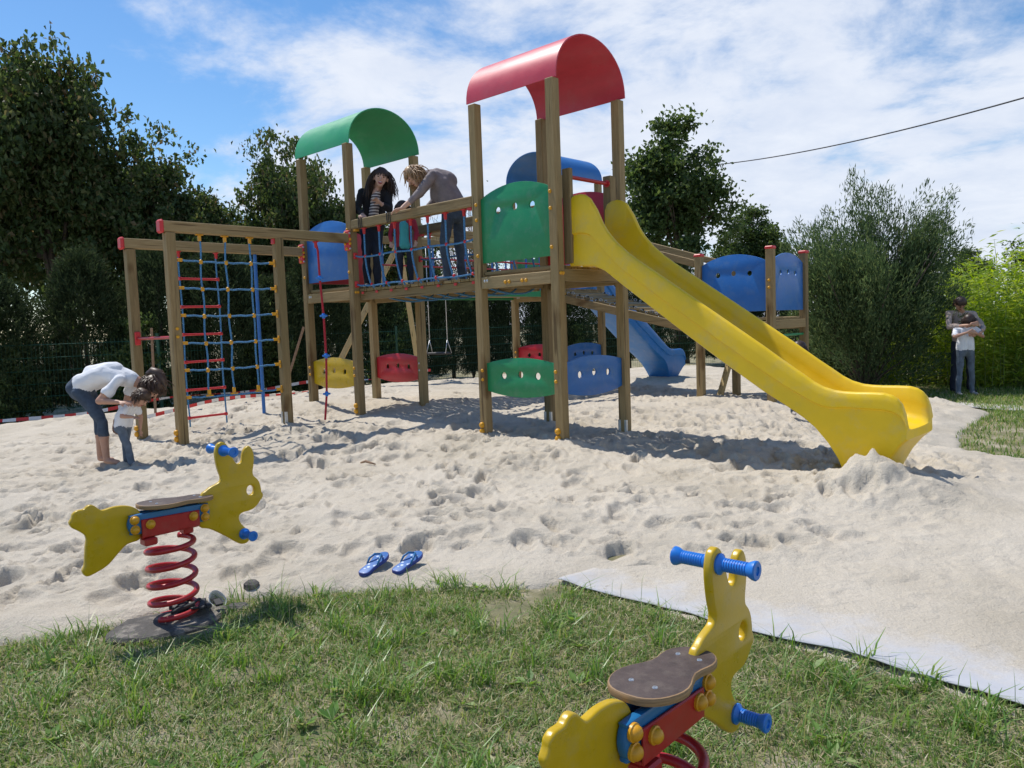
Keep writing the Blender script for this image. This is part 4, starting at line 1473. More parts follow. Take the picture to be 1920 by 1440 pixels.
TB = tower('play tower with green arched roof joining the rope bridge and climbing frame', BI - 1, 0, 3.53, (.437, .344, .361, .429), 'roof_green', 'u',
           [('j', 0.0, BI - 1, 'upper', 'blue', 0.0, False), ('j', 0.0, BI - 1, 'lower', 'yellow'), ('j', 1.0, BI - 1, 'lower', 'red'), ('i', BI - 1, 0, 'upper', 'red', 0.0, False)], caps=(False, True, False, False))
TC = tower('play tower with blue arched roof at the back behind the red roofed tower', BI - 1, CJ, 3.60, (.35, .32, .30, .33), 'roof_blue', 'v',
           [('j', CJ, BI - 1, 'lower', 'red'), ('i', BI, CJ, 'lower', 'blue'), ('i', BI - 1, CJ, 'upper', 'green')], rz0=3.62, rzp=4.04, caps=(False,) * 4)

# low platform D
TD = gthing('play_platform', 'low wooden platform with red post caps and blue panels behind the slide', 'play platform', DI + 0.5, CJ + 0.5, 0.27)
for k, (di, dj) in enumerate([(0, 0), (1, 0), (1, 1), (0, 1)]):
    p = post(TD, DI + di, CJ + dj, (.288, .22, .22, .25)[k], (2.19, 2.205, 2.19, 2.12)[k], False, False, 'red_plastic')
    if k == 1:
        for z in (1.80, 1.71):
            bolt(p, (DI + 1, CJ - PW / 2, z), '-y')
deck(TD, DI, CJ, 1.335)
panel(TD, 'j', CJ, DI, 'deckD', 'blue')
panel(TD, 'i', DI + 1, CJ, 'deckD', 'blue')
MB().cyl((DI + 1, CJ + 0.12, 1.10), (DI + 1, CJ + 0.95, 1.10), 0.016, 10).build('green_bar', M['green'], TD, True, 40)
MB().beam((DI - 0.02, CJ + 0.5, 0.18), (DI + 0.06, CJ + 0.98, 1.20), 0.07, 0.07, 0.004, (1, 0, 0)).build('brace', M['wood_new'], TD)

# ---------------------------------------------------------------- slide


def slide_mesh(mat):
    up = np.array([(0.05, 2.44), (0.07, 2.49), (0.12, 2.512), (0.18, 2.515), (0.24, 2.50), (0.29, 2.465), (0.36, 2.36), (0.42, 2.235), (0.48, 2.145), (0.57, 2.045), (0.68, 1.95), (0.79, 1.87), (1.05, 1.70), (1.3, 1.535), (1.6, 1.335), (1.9, 1.135), (2.1, 0.995),
                   (2.22, 0.915), (2.30, 0.86), (2.37, 0.825), (2.45, 0.802), (2.52, 0.795), (2.6, 0.793), (2.7, 0.795), (2.79, 0.793), (2.84, 0.780), (2.875, 0.757), (2.905, 0.72), (2.925, 0.66), (2.935, 0.59)])
    lo = np.array([(0.05, 1.875), (0.32, 1.855), (0.43, 1.805), (0.63, 1.655), (1.18, 1.262), (1.55, 1.005), (1.9, 0.775), (2.11, 0.655), (2.22, 0.585), (2.30, 0.515), (2.39, 0.395), (2.45, 0.28), (2.50, 0.10), (2.72, 0.10), (2.76, 0.20), (2.82, 0.335), (2.88, 0.42), (2.935, 0.47)])
    bd = np.array([(0.05, 1.93), (0.34, 1.915), (0.45, 1.87), (0.65, 1.73), (1.2, 1.345), (1.9, 0.865), (2.15, 0.70), (2.3, 0.62), (2.45, 0.575), (2.6, 0.555), (2.8, 0.548), (2.935, 0.53)])
    xs = np.unique(np.concatenate([up[:, 0], np.linspace(0.05, 0.6, 14), np.linspace(0.6, 2.1, 18), np.linspace(2.1, 2.935, 30)]))
    W = 0.315
    rings = []
    for x in xs:
        zu, zl, zb = np.interp(x, up[:, 0], up[:, 1]), np.interp(x, lo[:, 0], lo[:, 1]), np.interp(x, bd[:, 0], bd[:, 1])
        zu = max(zu, zb + 0.05)
        bl = float(np.clip((x - 2.05) / 0.5, 0, 1)); bl = bl * bl * (3 - 2 * bl)
        zm = (zl + (zu - zl) * 0.46) * (1 - bl) + (zb + (zu - zb) * 0.52) * bl
        zm = max(zm, zb - 0.02) if x > 2.2 else zm
        tp = np.clip((zb - zl - 0.05) / 0.4, 0, 1)        # pedestal taper
        hi = zu - zb
        rw = min(0.018, hi * 0.25)
        half = [(W - 0.025 - 0.14 * tp, zl), (W - 0.010 - 0.12 * tp, zl + 0.012), (W - 0.016 - 0.02 * tp, (zl + zm) / 2), (W - 0.022, zm - 0.006), (W - 0.002, zm + 0.004), (W, (zm + zu) / 2), (W - 0.003, zu - rw), (W - 0.012, zu - rw * 0.3), (W - 0.028, zu),
                (W - 0.046, zu - rw * 0.3), (W - 0.056, zu - rw), (W - 0.066, zb + hi * 0.55), (W - 0.075, zb + hi * 0.25), (W - 0.095, zb + min(0.03, hi * .12)), (W - 0.135, zb + 0.004), (W - 0.22, zb)]
        # underside with two ribs
        g = 0.030 if tp < 0.02 else 0.0
        und = [(0.0, zl + g), (0.07, zl + g), (0.085, zl), (0.115, zl), (0.13, zl + g), (0.20 - 0.06 * tp, zl + g * 0.8)]
        ring = [(y, z) for y, z in half] + [(0.0, zb)] + [(-y, z) for y, z in half[::-1]] + [(-y, z) for y, z in und[::-1]] + [(y, z) for y, z in und[1:]]
        rings.append([(x, y, z) for y, z in ring])
    m = len(rings[0])
    vs = [p for r in rings for p in r]
    fs = []
    for r in range(len(rings) - 1):
        for k in range(m):
            k2 = (k + 1) % m
            fs.append((r * m + k, r * m + k2, (r + 1) * m + k2, (r + 1) * m + k))
    for r, rev in ((0, False), (len(rings) - 1, True)):
        tri = tessellate_polygon([[Vector((p[1], p[2], 0)) for p in rings[r]]])
        for q in tri:
            fs.append(tuple(r * m + k for k in (q if rev else q[::-1])))
    mb = MB().add(vs, fs)
    me = mb.mesh('slide_chute', mat, True, None, 42)
    bm = bmesh.new(); bm.from_mesh(me)
    bmesh.ops.recalc_face_normals(bm, faces=bm.faces)
    bm.to_mesh(me); bm.free()
    return me


sl = thing('slide', 'yellow moulded plastic slide running from the red roofed tower into the sand', 'slide', G(0, 0.425, 0), -YAW)
link('chute', slide_mesh(M['slide_yellow']), sl)
sb = thing('slide', 'blue moulded plastic slide at the back seen under the ramp', 'slide', G(BI - 0.5, CJ + 1.0, 0), -YAW + math.pi / 2)
link('chute', slide_mesh(M['slide_blue']), sb)

# ---------------------------------------------------------------- rope bridge between towers A and B
clip_me = MB().box((-0.035, -0.02, -0.012), (0.035, 0.02, 0.0), 0.003).lathe([(0.018, 0), (0.017, 0.05), (0.012, 0.07)], (0, 0, -0.005), (0, 0, -1), 8).mesh('rope_clip', M['red_plastic'], True, None, 40)
knot_me = MB().sphere((0, 0, 0), (0.020, 0.018, 0.020), None, 8, 6).mesh('rope_knot', M['red_plastic'], True)
ball_me = MB().sphere((0, 0, 0), (0.026, 0.020, 0.026), None, 10, 8).mesh('net_ball', M['yellow_cap'], True)
RB = gthing('rope_bridge', 'suspended bridge with blue ropes and wooden handrails between red and green roofed towers', 'rope bridge', (BI - 1) / 2, 0.5, 1.7)
i0, i1 = BI + PW / 2, -1 - PW / 2
for jj in (0.0, 1.0):
    hr = MB().box((i0, jj - 0.045, 2.545), (i1, jj + 0.045, 2.65), 0.007).build('handrail', M['wood_x'], RB)
    MB().box((i0 + 0.02, jj - 0.03, 2.52), (i0 + 0.07, jj + 0.03, 2.545), 0.004).build('rail_bracket', M['yellow_cap'] if jj < .5 else M['red_plastic'], hr)
    MB().box((i1 - 0.09, jj - 0.03, 2.52), (i1 - 0.02, jj + 0.03, 2.545), 0.004).build('rail_bracket', M['red_plastic'], hr)
    if jj < 0.5:
        for q in (i0 + 0.17, i0 + 0.20, i0 + 0.23, i0 + 0.70, i0 + 0.73, i0 + 0.76):
            MB().tube([(q, -0.047, 2.54), (q - .004, -0.05, 2.6), (q - .008, -0.047, 2.652), (q - .008, 0, 2.656), (q - .008, 0.047, 2.652), (q, 0.047, 2.54)], 0.005, 5).build('lashing', M['black'], hr)
    MB().box((i0, jj + (0.05 if jj < .5 else -0.10), 1.715), (i1, jj + (0.10 if jj < .5 else -0.05), 1.815), 0.005).build('deck_beam', M['wood_x'], RB)
    for zz, nm in ((2.22, 'side_rope'), (1.885, 'deck_rope')):
        n = 24
        pts = [(i0 + (i1 - i0) * k / n, jj, zz - 0.012 * math.sin(math.pi * k / n * 3) ** 2 + (0.018 if k in (0, n) else 0)) for k in range(n + 1)]
        rp = MB().tube(pts, 0.0105, 8).build(nm, M['rope_blue'], RB, True)
        for e in (0, n):
            MB().box((pts[e][0] - 0.02, jj - 0.025, zz - 0.02), (pts[e][0] + 0.02, jj + 0.025, zz + 0.055), 0.006).build('rope_anchor', M['red_plastic'], rp)
nr = 7
for k in range(nr):
    ib = i0 + 0.20 + k * 0.282
    pts = []
    def sh(z):
        return 0.10 * np.clip((2.2 - z) / 0.35, 0, 1) ** 1.6
    for z in np.linspace(2.54, 1.90, 10):
        pts.append((ib + sh(z), 0.0, z))
    for a in np.linspace(0, 1, 12)[1:-1]:
        pts.append((ib + 0.10 + 0.13 * math.sin(math.pi * a), a, 1.885 - 0.205 * math.sin(math.pi * a) ** 0.45))
    for z in np.linspace(1.90, 2.54, 10):
        pts.append((ib + sh(z), 1.0, z))
    rp = MB().tube(pts, 0.0105, 8).build('hanger_rope', M['rope_blue'], RB, True)
    for jj in (0.0, 1.0):
        link('rope_clip', clip_me, rp, (ib, jj, 2.545))
        link('rope_knot', knot_me, rp, (ib, jj, 2.218))
        link('rope_knot', knot_me, rp, (ib + 0.10, jj, 1.888))
for k in range(15):
    a = i0 + 0.02 + k * (i1 - i0 - 0.04) / 15
    wbox(RB, 'deck_plank', (a + 0.006, 0.03, 1.818), (a + (i1 - i0 - 0.04) / 15 - 0.006, 0.97, 1.85 + random.uniform(-.004, .004)), 'wood_y', 0.004)
    if k % 2 == 0:
        link('rope_clip', MB.mesh(MB().box((-0.022, -0.005, -0.014), (0.022, 0.005, 0.014), 0.003), 'plank_clip', M['red_plastic']), RB, (a + 0.07, 0.020, 1.80))

# plank bridge with green side boards from tower B back to tower C
GB = gthing('plank_bridge', 'plank bridge with green side boards and blue balusters running back to the blue roofed tower', 'plank bridge', BI - 0.5, (1 + CJ) / 2, 1.7)
j0, j1 = 1 + PW / 2, CJ - PW / 2
for ii in (BI, BI - 1):
    MB().box((ii - 0.02, j0, 1.765), (ii + 0.02, j1, 1.865), 0.004).build('side_board', M['green'], GB)
    MB().box((ii - 0.04, j0, 2.55), (ii + 0.04, j1, 2.645), 0.006).build('handrail', M['wood_y'], GB)
    for k in range(9):
        y = j0 + 0.16 + k * (j1 - j0 - 0.3) / 8
        MB().box((ii - 0.011, y - 0.011, 1.866), (ii + 0.011, y + 0.011, 2.549)).build('baluster', M['blue'], GB)
    MB().cyl((ii + 0.024, j0, 2.25), (ii + 0.024, j1, 2.25), 0.012, 8).build('side_bar', M['red_steel'], GB, True, 40)
for k in range(20):
    y = j0 + k * (j1 - j0) / 20
    wbox(GB, 'deck_plank', (BI - 0.978, y + 0.005, 1.80), (BI - 0.022, y + (j1 - j0) / 20 - 0.005, 1.832), 'wood_x', 0.004)

# ramp of chained planks from tower C down to platform D
RP = gthing('plank_ramp', 'sloping ramp of chained planks with wooden handrails leading to the blue panelled platform', 'ramp', (BI + DI) / 2, CJ + 0.5, 1.4)
ra, rb_ = BI + PW / 2, DI - PW / 2
za, zb_ = 1.79, 1.25
link_me = MB().tube([(0.018 * math.cos(a), 0, 0.028 * math.sin(a)) for a in np.linspace(0, 2 * math.pi, 10)[:-1]], 0.005, 6, closed=True).mesh('chain_link', M['steel'], True)
for jj in (0.0, 1.0):
    y = CJ + jj
    MB().beam((ra, y, za - 0.055), (rb_, y, zb_ - 0.055), 0.05, 0.115).build('ramp_beam', M['wood_x'], RP)
    MB().beam((ra, y, 2.80), (rb_, y, 2.085), 0.08, 0.09).build('handrail', M['wood_x'], RP)
    for k in range(26):
        t = (k + 0.5) / 26
        l = link('chain_link', link_me, RP, (ra + (rb_ - ra) * t, y + (0.05 if jj < .5 else -0.05), za + (zb_ - za) * t + 0.035 + 0.02 * math.sin(k * 1.9)), (0.0 if k % 2 else math.pi / 2, math.pi / 2 + 0.24, 0))
for k in range(14):
    t = (k + 0.5) / 14
    x, z = ra + (rb_ - ra) * t, za + (zb_ - za) * t + 0.02 + random.uniform(-.012, .012)
    MB().obox((x, CJ + 0.5, z), (0.052, 0.46, 0.017), rotmat('Y', 0.23 + random.uniform(-.05, .05)), 0.004).build('ramp_plank', M['wood_y'], RP)
    for jj in (0.07, 0.93):
        MB().cyl((x, CJ + jj, z + 0.016), (x, CJ + jj, z + 0.04), 0.014, 8).build('rubber_spacer', M['black'], RP, True, 40)

# ---------------------------------------------------------------- climbing frame with net, ladder, pole and rope
D1, D2 = 2.1673, 0.9817
CFR = gthing('rope_climber', 'wooden climbing structure with red beam caps left of the green roofed tower', 'climber', BI - 0.5, -1.1, 0.28)
P1 = post(CFR, BI, -D1, .288, 2.385, True)
P0 = post(CFR, BI - 1, -D1, .269, 2.315, True)
P2 = post(CFR, BI, -D2, .361, 2.395, False, True)
for ii, z, nm in ((BI, 2.44, 0), (BI - 1, 2.372, 1)):
    bm_ = MB().box((ii - 0.045, -D1 - 0.07, z - 0.052), (ii + 0.045, -PW / 2, z + 0.055), 0.007).build('top_beam', M['wood_y'], CFR)
    MB().box((ii - 0.056, -D1 - 0.10, z - 0.066), (ii + 0.056, -D1 - 0.055, z + 0.067), 0.018).build('beam_cap', M['red_plastic'], bm_)
    br = MB().box((ii - 0.052, -PW / 2 - 0.035, z - 0.14), (ii + 0.052, -PW / 2 - 0.0005, z + 0.095), 0.012).build('beam_bracket', M['red_plastic'], bm_)
    for q, dz in enumerate((0.07, 0.0, -0.05, -0.11)):
        bolt(br, (ii + (0.052), -PW / 2 - 0.018, z + dz - 0.01), '+x', bolt_me if q in (1, 2) else steel_bolt, 'bracket_bolt')
        bolt(br, (ii - 0.02 + 0.03 * (q % 2), -PW / 2 - 0.035, z + dz - 0.01), '-y', bolt_me, 'bracket_bolt')
MB().box((BI - 0.03, -D2 - 0.065, 2.33), (BI + 0.03, -D2 - 0.047, 2.388), 0.004).build('post_bracket', M['red_plastic'], P2)
rbx = MB().cyl((BI - 1 + PW / 2, -D1, 1.355), (BI - PW / 2, -D1, 1.355), 0.017, 10).build('cross_bar', M['red_steel'], CFR, True, 40)
for ii, s in ((BI - 1, 1), (BI, -1)):
    MB().box((ii + s * (PW / 2), -D1 - 0.03, 1.285), (ii + s * (PW / 2 + 0.022), -D1 + 0.03, 1.43), 0.008).build('bar_flange', M['red_plastic'], rbx)
for zz in (1.36, 1.44):
    bolt(P1, (BI + PW / 2, -D1, zz), '+x')

NET = gthing('climbing_net', 'blue rope climbing net with yellow balls hung in the wooden frame', 'climbing net', BI, -1.57, 0.75)
rows = [2.12, 1.845, 1.57, 1.293, 1.02, 0.745]
cols = [-1.86, -1.59, -1.312]
jl, jr = -D1 + PW / 2, -D2 - PW / 2
tee_me = MB().box((-0.014, -0.04, 0.0), (0.014, 0.04, 0.014), 0.004).box((-0.013, -0.016, 0.014), (0.013, 0.016, 0.072), 0.005).mesh('net_clip', M['yellow_cap'], True, None, 30)
for k, z in enumerate(rows):
    n = 20
    pts = [(BI + 0.004 * math.sin(q), jl + (jr - jl) * q / n, z - 0.014 * math.sin(math.pi * q / n) + 0.004 * math.sin(q * 2.1 + k)) for q in range(n + 1)]
    rp = MB().tube(pts, 0.0095, 8).build('cross_rope', M['rope_blue'], NET, True)
    link('net_clip', tee_me, rp, (BI, jl, z), (-math.pi / 2, 0, 0))
    link('net_clip', tee_me, rp, (BI, jr, z), (math.pi / 2, 0, 0))
for k, y in enumerate(cols):
    n = 20
    pts = [(BI + 0.003 * math.sin(q), y + 0.007 * math.sin(q * 0.9 + k * 2), 2.385 + (0.745 - 2.385) * q / n) for q in range(n + 1)]
    rp = MB().tube(pts, 0.0095, 8).build('upright_rope', M['rope_blue'], NET, True)
    link('net_clip', tee_me, rp, (BI, y, 2.388), (math.pi, 0, 0))
    link('net_clip', tee_me, rp, (BI, y, 0.738))
    for z in rows[:-1]:
        link('net_ball', ball_me, rp, (BI, y, z - 0.012))

LAD = gthing('rope_ladder', 'rope ladder with red rungs hanging behind the climbing net', 'rope ladder', BI - 1, -1.42, 0.4)
rung_me = MB().lathe([(0.020, -0.235), (0.021, -0.215), (0.0135, -0.19), (0.013, 0), (0.0135, 0.19), (0.021, 0.215), (0.020, 0.235)], (0, 0, 0), (0, 1, 0), 10).mesh('rung', M['red_plastic'], True, None, 50)
for y in (-1.64, -1.20):
    MB().tube([(BI - 1, y + 0.006 * math.sin(z * 5), z) for z in np.linspace(2.31, 0.33, 14)], 0.0095, 8).build('side_rope', M['rope_blue'], LAD, True)
    link('rope_clip', clip_me, LAD, (BI - 1, y, 2.318))
for k, z in enumerate((2.01, 1.695, 1.38, 1.07, 0.75, 0.435)):
    link('rung', rung_me, LAD, (BI - 1, -1.42, z), (0.012 * (k % 2) - 0.004, 0, 0))

POL = gthing('climbing_pole', 'straight blue pole standing behind the climbing net', 'pole', BI - 1, -0.71, 0.36)
MB().cyl((BI - 1, -0.71, 0.05), (BI - 1, -0.71, 2.318), 0.021, 14).build('pole', M['blue'], POL, True, 40)

KR = gthing('knotted_rope', 'red climbing rope with blue discs hanging before the yellow panel', 'climbing rope', BI, -0.48, 0.34)
kp = [(-0.50, 2.385), (-0.475, 2.28), (-0.47, 1.97), (-0.445, 1.54), (-0.44, 1.08), (-0.46, 0.64), (-0.50, 0.34)]
ks = np.linspace(0, 6, 25)
MB().tube([(BI, np.interp(s, range(7), [p[0] for p in kp]), np.interp(s, range(7), [p[1] for p in kp])) for s in ks], 0.0125, 8).build('rope', M['rope_red'], KR, True)
link('rope_clip', clip_me, KR, (BI, -0.50, 2.386))
disc_me = MB().lathe([(0.014, -0.03), (0.022, -0.012), (0.043, -0.010), (0.045, 0.0), (0.043, 0.010), (0.022, 0.012), (0.014, 0.03)], (0, 0, 0), (0, 0, 1), 14).mesh('rope_disc', M['blue_grip'], True, None, 45)
for y, z in ((-0.47, 1.97), (-0.445, 1.54), (-0.44, 1.08), (-0.46, 0.64)):
    link('rope_disc', disc_me, KR, (BI, y, z))

# swing frame behind, with one swing seat
SW = thing('swing_set', 'wooden swing beam on slanting legs behind the green roofed tower', 'swing set', (-2.0, 14.5, 0.3), 0, None, (-2.0, 14.5, 0.3))
apx = np.array((-2.0, 14.55, 2.92)); cend = np.array(G(BI - 1 - PW / 2, CJ + 0.25, 2.92))
MB().beam(apx + np.array([-0.12, 0.11, 0]), cend, 0.09, 0.12).build('swing_beam', M['wood_new'], SW)
MB().beam((-3.37, 13.5, 0.1), apx - np.array([0.02, 0.05, 0.06]), 0.09, 0.09, 0.005, (0, 1, 0)).build('slanting_leg', M['wood_new'], SW)
MB().beam((-1.74, 15.1, 0.1), apx + np.array([0.02, 0.05, -0.06]), 0.09, 0.09, 0.005, (0, 1, 0)).build('slanting_leg', M['wood_new'], SW)
SS = thing('swing', 'black swing seat on steel chains behind the rope bridge', 'swing', (-1.28, 13.9, 0.9), 0, None, (-1.28, 13.9, 0.9))
dirb = (cend - apx) / np.linalg.norm(cend - apx)
sc_ = np.array((-1.28, 13.92, 0.905))
Rs = np.stack([dirb, np.cross((0, 0, 1), dirb), (0, 0, 1)], 1)
MB().obox(sc_, (0.22, 0.085, 0.02), Rs, 0.012).build('seat', M['black'], SS)
for s in (-1, 1):
    top = sc_ + dirb * 0.20 * s; top[2] = 2.86
    kn = sc_ + dirb * 0.20 * s + np.array([0, 0, 0.24])
    nl = 46
    mb = MB()
    mb.tube([top, kn], 0.008, 6)
    for e in (-0.085, 0.085):
        mb.tube([kn, sc_ + dirb * 0.215 * s + np.cross((0, 0, 1), dirb) * e], 0.007, 6)
    mb.build('chain', M['steel'], SS, True)

# ---------------------------------------------------------------- spring riders
HEAD = [(0.169, 0.581), (0.191, 0.597), (0.218, 0.612), (0.252, 0.623), (0.27, 0.634), (0.273, 0.654), (0.263, 0.686), (0.255, 0.728), (0.252, 0.769), (0.258, 0.801), (0.27, 0.82), (0.292, 0.827), (0.312, 0.814), (0.324, 0.792), (0.335, 0.761), (0.347, 0.73),
        (0.359, 0.710), (0.375, 0.704), (0.39, 0.716), (0.395, 0.74), (0.402, 0.764), (0.417, 0.781), (0.435, 0.786), (0.452, 0.767), (0.459, 0.73), (0.455, 0.689), (0.448, 0.656), (0.450, 0.632), (0.467, 0.614), (0.481, 0.591), (0.488, 0.56), (0.490, 0.540),
        (0.498, 0.524), (0.493, 0.507), (0.48, 0.496), (0.465, 0.478), (0.441, 0.462), (0.413, 0.455), (0.381, 0.453), (0.362, 0.444), (0.357, 0.424), (0.368, 0.396), (0.389, 0.371), (0.408, 0.341), (0.407, 0.309), (0.388, 0.293), (0.361, 0.294),
        (0.335, 0.309), (0.285, 0.348), (0.236, 0.384), (0.195, 0.409), (0.150, 0.430), (0.146, 0.505)]
TAIL = [(-0.125, 0.552), (-0.142, 0.577), (-0.166, 0.593), (-0.201, 0.603), (-0.243, 0.605), (-0.278, 0.600), (-0.292, 0.601), (-0.305, 0.611), (-0.321, 0.627), (-0.337, 0.633), (-0.351, 0.628), (-0.364, 0.619), (-0.391, 0.618), (-0.409, 0.607),
        (-0.414, 0.59), (-0.425, 0.571), (-0.416, 0.548), (-0.391, 0.528), (-0.368, 0.506), (-0.362, 0.485), (-0.367, 0.457), (-0.373, 0.408), (-0.378, 0.372), (-0.388, 0.350), (-0.382, 0.330), (-0.370, 0.321), (-0.346, 0.324), (-0.283, 0.348),
        (-0.23, 0.395), (-0.192, 0.423), (-0.134, 0.435), (-0.122, 0.498)]
FR = ((0, 0, 0), X3, Z3, (0, -1, 0))
cap_me = MB().lathe([(0.021, 0), (0.0215, 0.007), (0.018, 0.009), (0.0175, 0.011), (0.0165, 0.016), (0.010, 0.022), (0.001, 0.024)], (0, 0, 0), (0, 0, 1), 14).mesh('bolt_cap', M['yellow_cap'], True, None, 40)


def grip_prof(L):
    pr = [(0.028, 0.0), (0.0285, 0.006), (0.020, 0.012)]
    z = 0.016
    while z < L - 0.028:
        pr += [(0.0165, z), (0.0185, z + 0.0022), (0.0185, z + 0.0040), (0.0165, z + 0.0058)]
        z += 0.0072
    pr += [(0.0185, L - 0.024), (0.025, L - 0.010), (0.026, L - 0.003), (0.023, L), (0.012, L), (0.011, L - 0.004), (0.001, L - 0.004)]
    return pr


def rider(label, x, y, z, yaw, tilt=0.0):
    t = thing('spring_rider', label, 'spring rider', (x, y, z), yaw, 'rabbit spring riders')
    hp = MB().prism(smooth_loop(HEAD, 3), [ellipse(0.428, 0.559, 0.021, 0.0255, 22)], 0.026, FR, 0.0075, 4).build('rabbit_head_board', M['yellow'], t, True, 38)
    tp_ = MB().prism(smooth_loop(TAIL, 3), [], 0.026, FR, 0.0075, 4).build('rabbit_tail_board', M['yellow'], t, True, 38)
    # saddle: hour-glass plywood
    so = []
    n = 40
    for k in range(n):
        a = 2 * math.pi * k / n
        u = math.cos(a)
        wd = 0.098 - 0.032 * math.exp(-((u - 0.18) / 0.38) ** 2) - 0.012 * u
        so.append((0.02 + 0.178 * u, wd * math.copysign(abs(math.sin(a)) ** 0.75, math.sin(a))))
    mb = MB().prism(so, [], 0.020, ((0, 0, 0.575), X3, Y3, Z3), 0.004, 2, 0, 1)
    sd = mb.build('saddle', [M['plywood'], M['ply_edge']], t, True, 38)
    sd.rotation_euler = (0, 0.045, 0)
    for sx, sy in ((-0.085, -0.032), (-0.085, 0.032), (0.125, -0.03), (0.125, 0.03)):
        link('saddle_bolt', MB.mesh(MB().lathe([(0.007, 0), (0.006, 0.002), (0.0035, 0.0022), (0.003, 0.0005)], (0, 0, 0), (0, 0, 1), 10), 'saddle_bolt', M['steel'], True, None, 40), sd, (sx, sy, 0.585))
    for s in (-1, 1):
        # long blue side plate with rounded ends
        pl = [(-0.155, 0.464), (0.155, 0.458), (0.182, 0.470), (0.191, 0.502), (0.182, 0.534), (0.155, 0.546), (-0.155, 0.556), (-0.184, 0.545), (-0.195, 0.511), (-0.184, 0.476)]
        pp = MB().prism(smooth_loop(pl, 3), [], 0.026, ((0, s * 0.028, 0), X3, Z3, (0, -1, 0)), 0.006, 2).build('side_plate', M['blue_plate'], t, True, 40)
        for bx, bz in ((-0.168, 0.533), (-0.168, 0.489), (0.163, 0.523), (0.162, 0.481)):
            link('bolt_cap', cap_me, pp, (bx, s * 0.041, bz), ROT['-y' if s < 0 else '+y'])
        rp_ = MB().prism([(-0.140, 0.530), (0.133, 0.522), (0.133, 0.448), (-0.140, 0.445)], [], 0.010, ((0, s * 0.0475, 0), X3, Z3, (0, -1, 0)), 0.003, 1).build('spring_bracket', M['red_steel'], t)
        for bx, bz in ((-0.103, 0.503), (0.100, 0.499)):
            link('bolt_cap', cap_me, rp_, (bx, s * 0.0525, bz), ROT['-y' if s < 0 else '+y'])
    MB().box((-0.138, -0.042, 0.440), (0.131, 0.042, 0.452), 0.003).build('bracket_plate', M['red_steel'], t)
    MB().box((-0.135, -0.060, 0.405), (-0.075, 0.000, 0.4395), 0.006).box((0.075, 0.0, 0.405), (0.125, 0.055, 0.4395), 0.006).build('spring_clamp', M['red_steel'], t)
    turns = 4.55
    n = 190
    pts = []
    for k in range(n + 1):
        f = k / n
        a = 2 * math.pi * turns * f + 3.6
        zz = 0.035 + 0.375 * (f if 0.08 < f < 0.9 else (f * 0.6 + 0.032 if f <= 0.08 else 0.9 + (f - 0.9) * 0.55))
        pts.append((0.004 + 0.104 * math.cos(a), 0.104 * math.sin(a), zz))
    MB().tube(pts, 0.0135, 10).build('coil_spring', M['red_steel'], t, True)
    MB().lathe([(0.13, -0.25), (0.13, 0.014), (0.124, 0.02), (0.001, 0.02)], (0, 0, 0), (0, 0, 1), 20).build('base_plate', M['red_steel'], t, True, 40)
    for s in (-1, 1):
        MB().lathe(grip_prof(0.106), (0.293, s * 0.0131, 0.783), (0, s, 0), 18).build('hand_grip', M['blue_grip'], t, True, 45)
        MB().lathe(grip_prof(0.092), (0.376, s * 0.0131, 0.345), (0, s, 0), 18).build('foot_peg', M['blue_grip'], t, True, 45)
    t.rotation_euler = (0, tilt, yaw)
    return t


rider('yellow rabbit spring rider at the left, standing at the edge of the sand', -1.65, 3.64, 0.0, 0.84)
rider('yellow rabbit spring rider nearest the camera, cut off by the bottom edge', 0.316, 1.788, -0.072, 0.836)

# footing slab, litter
rs = np.random.default_rng(71)


def slab(name, label, c, r, h, z, mat, seed, rz=0.0, cat='slab', n=26):
    q = np.random.default_rng(seed)
    lp = [(r[0] * math.cos(a) * (1 + 0.12 * q.normal() * .8), r[1] * math.sin(a) * (1 + 0.12 * q.normal() * .8)) for a in np.linspace(0, 2 * math.pi, n)[:-1]]
    t = MB().prism(lp, [], h, ((0, 0, 0), X3, Y3, Z3), h * 0.22, 1).mesh(name, M[mat], True, None, 30)
    o = link(name, t, None, (c[0], c[1], z), (q.uniform(-.05, .05), q.uniform(-.05, .05), rz))
    return tag(o, label, cat)


slab('concrete_footing', 'grey concrete footing slab under the left rabbit rider', (-1.66, 3.57), (0.27, 0.15), 0.06, -0.004, 'concrete', 3, 0.75, 'slab', 13)
slab('concrete_chunk', 'small dirty concrete chunk at the right end of the footing', (-1.40, 3.78), (0.06, 0.04), 0.05, 0.0, 'concrete', 5, 0.4, 'rubble', 14)
slab('stone_lump', 'rounded grey stone at the sand edge right of the left rider', (-1.405, 4.02), (0.042, 0.034), 0.05, sand_at(-1.405, 4.02) + 0.004, 'concrete', 9, 0.2, 'stone', 12)
_cr = MB()
for k in range(16):
    p = np.array([rs.uniform(-.10, .10), rs.uniform(-.07, .07), rs.uniform(0.0, 0.03)])
    d = rand_dirs(rs, 1)[0] * [1, 1, .4] * rs.uniform(.03, .08)
    _cr.obox(p, (np.linalg.norm(d), rs.uniform(.006, .018), rs.uniform(.004, .010)), rotmat('Z', rs.uniform(0, 3)) @ rotmat('Y', rs.uniform(-.5, .5)), 0.003)
_o = link('plastic_scraps', _cr.mesh('plastic_scraps', M['black']), None, (-1.56, 3.68, 0.045))
tag(_o, 'crumpled black plastic scraps round the spring foot', 'scraps', kind='stuff')
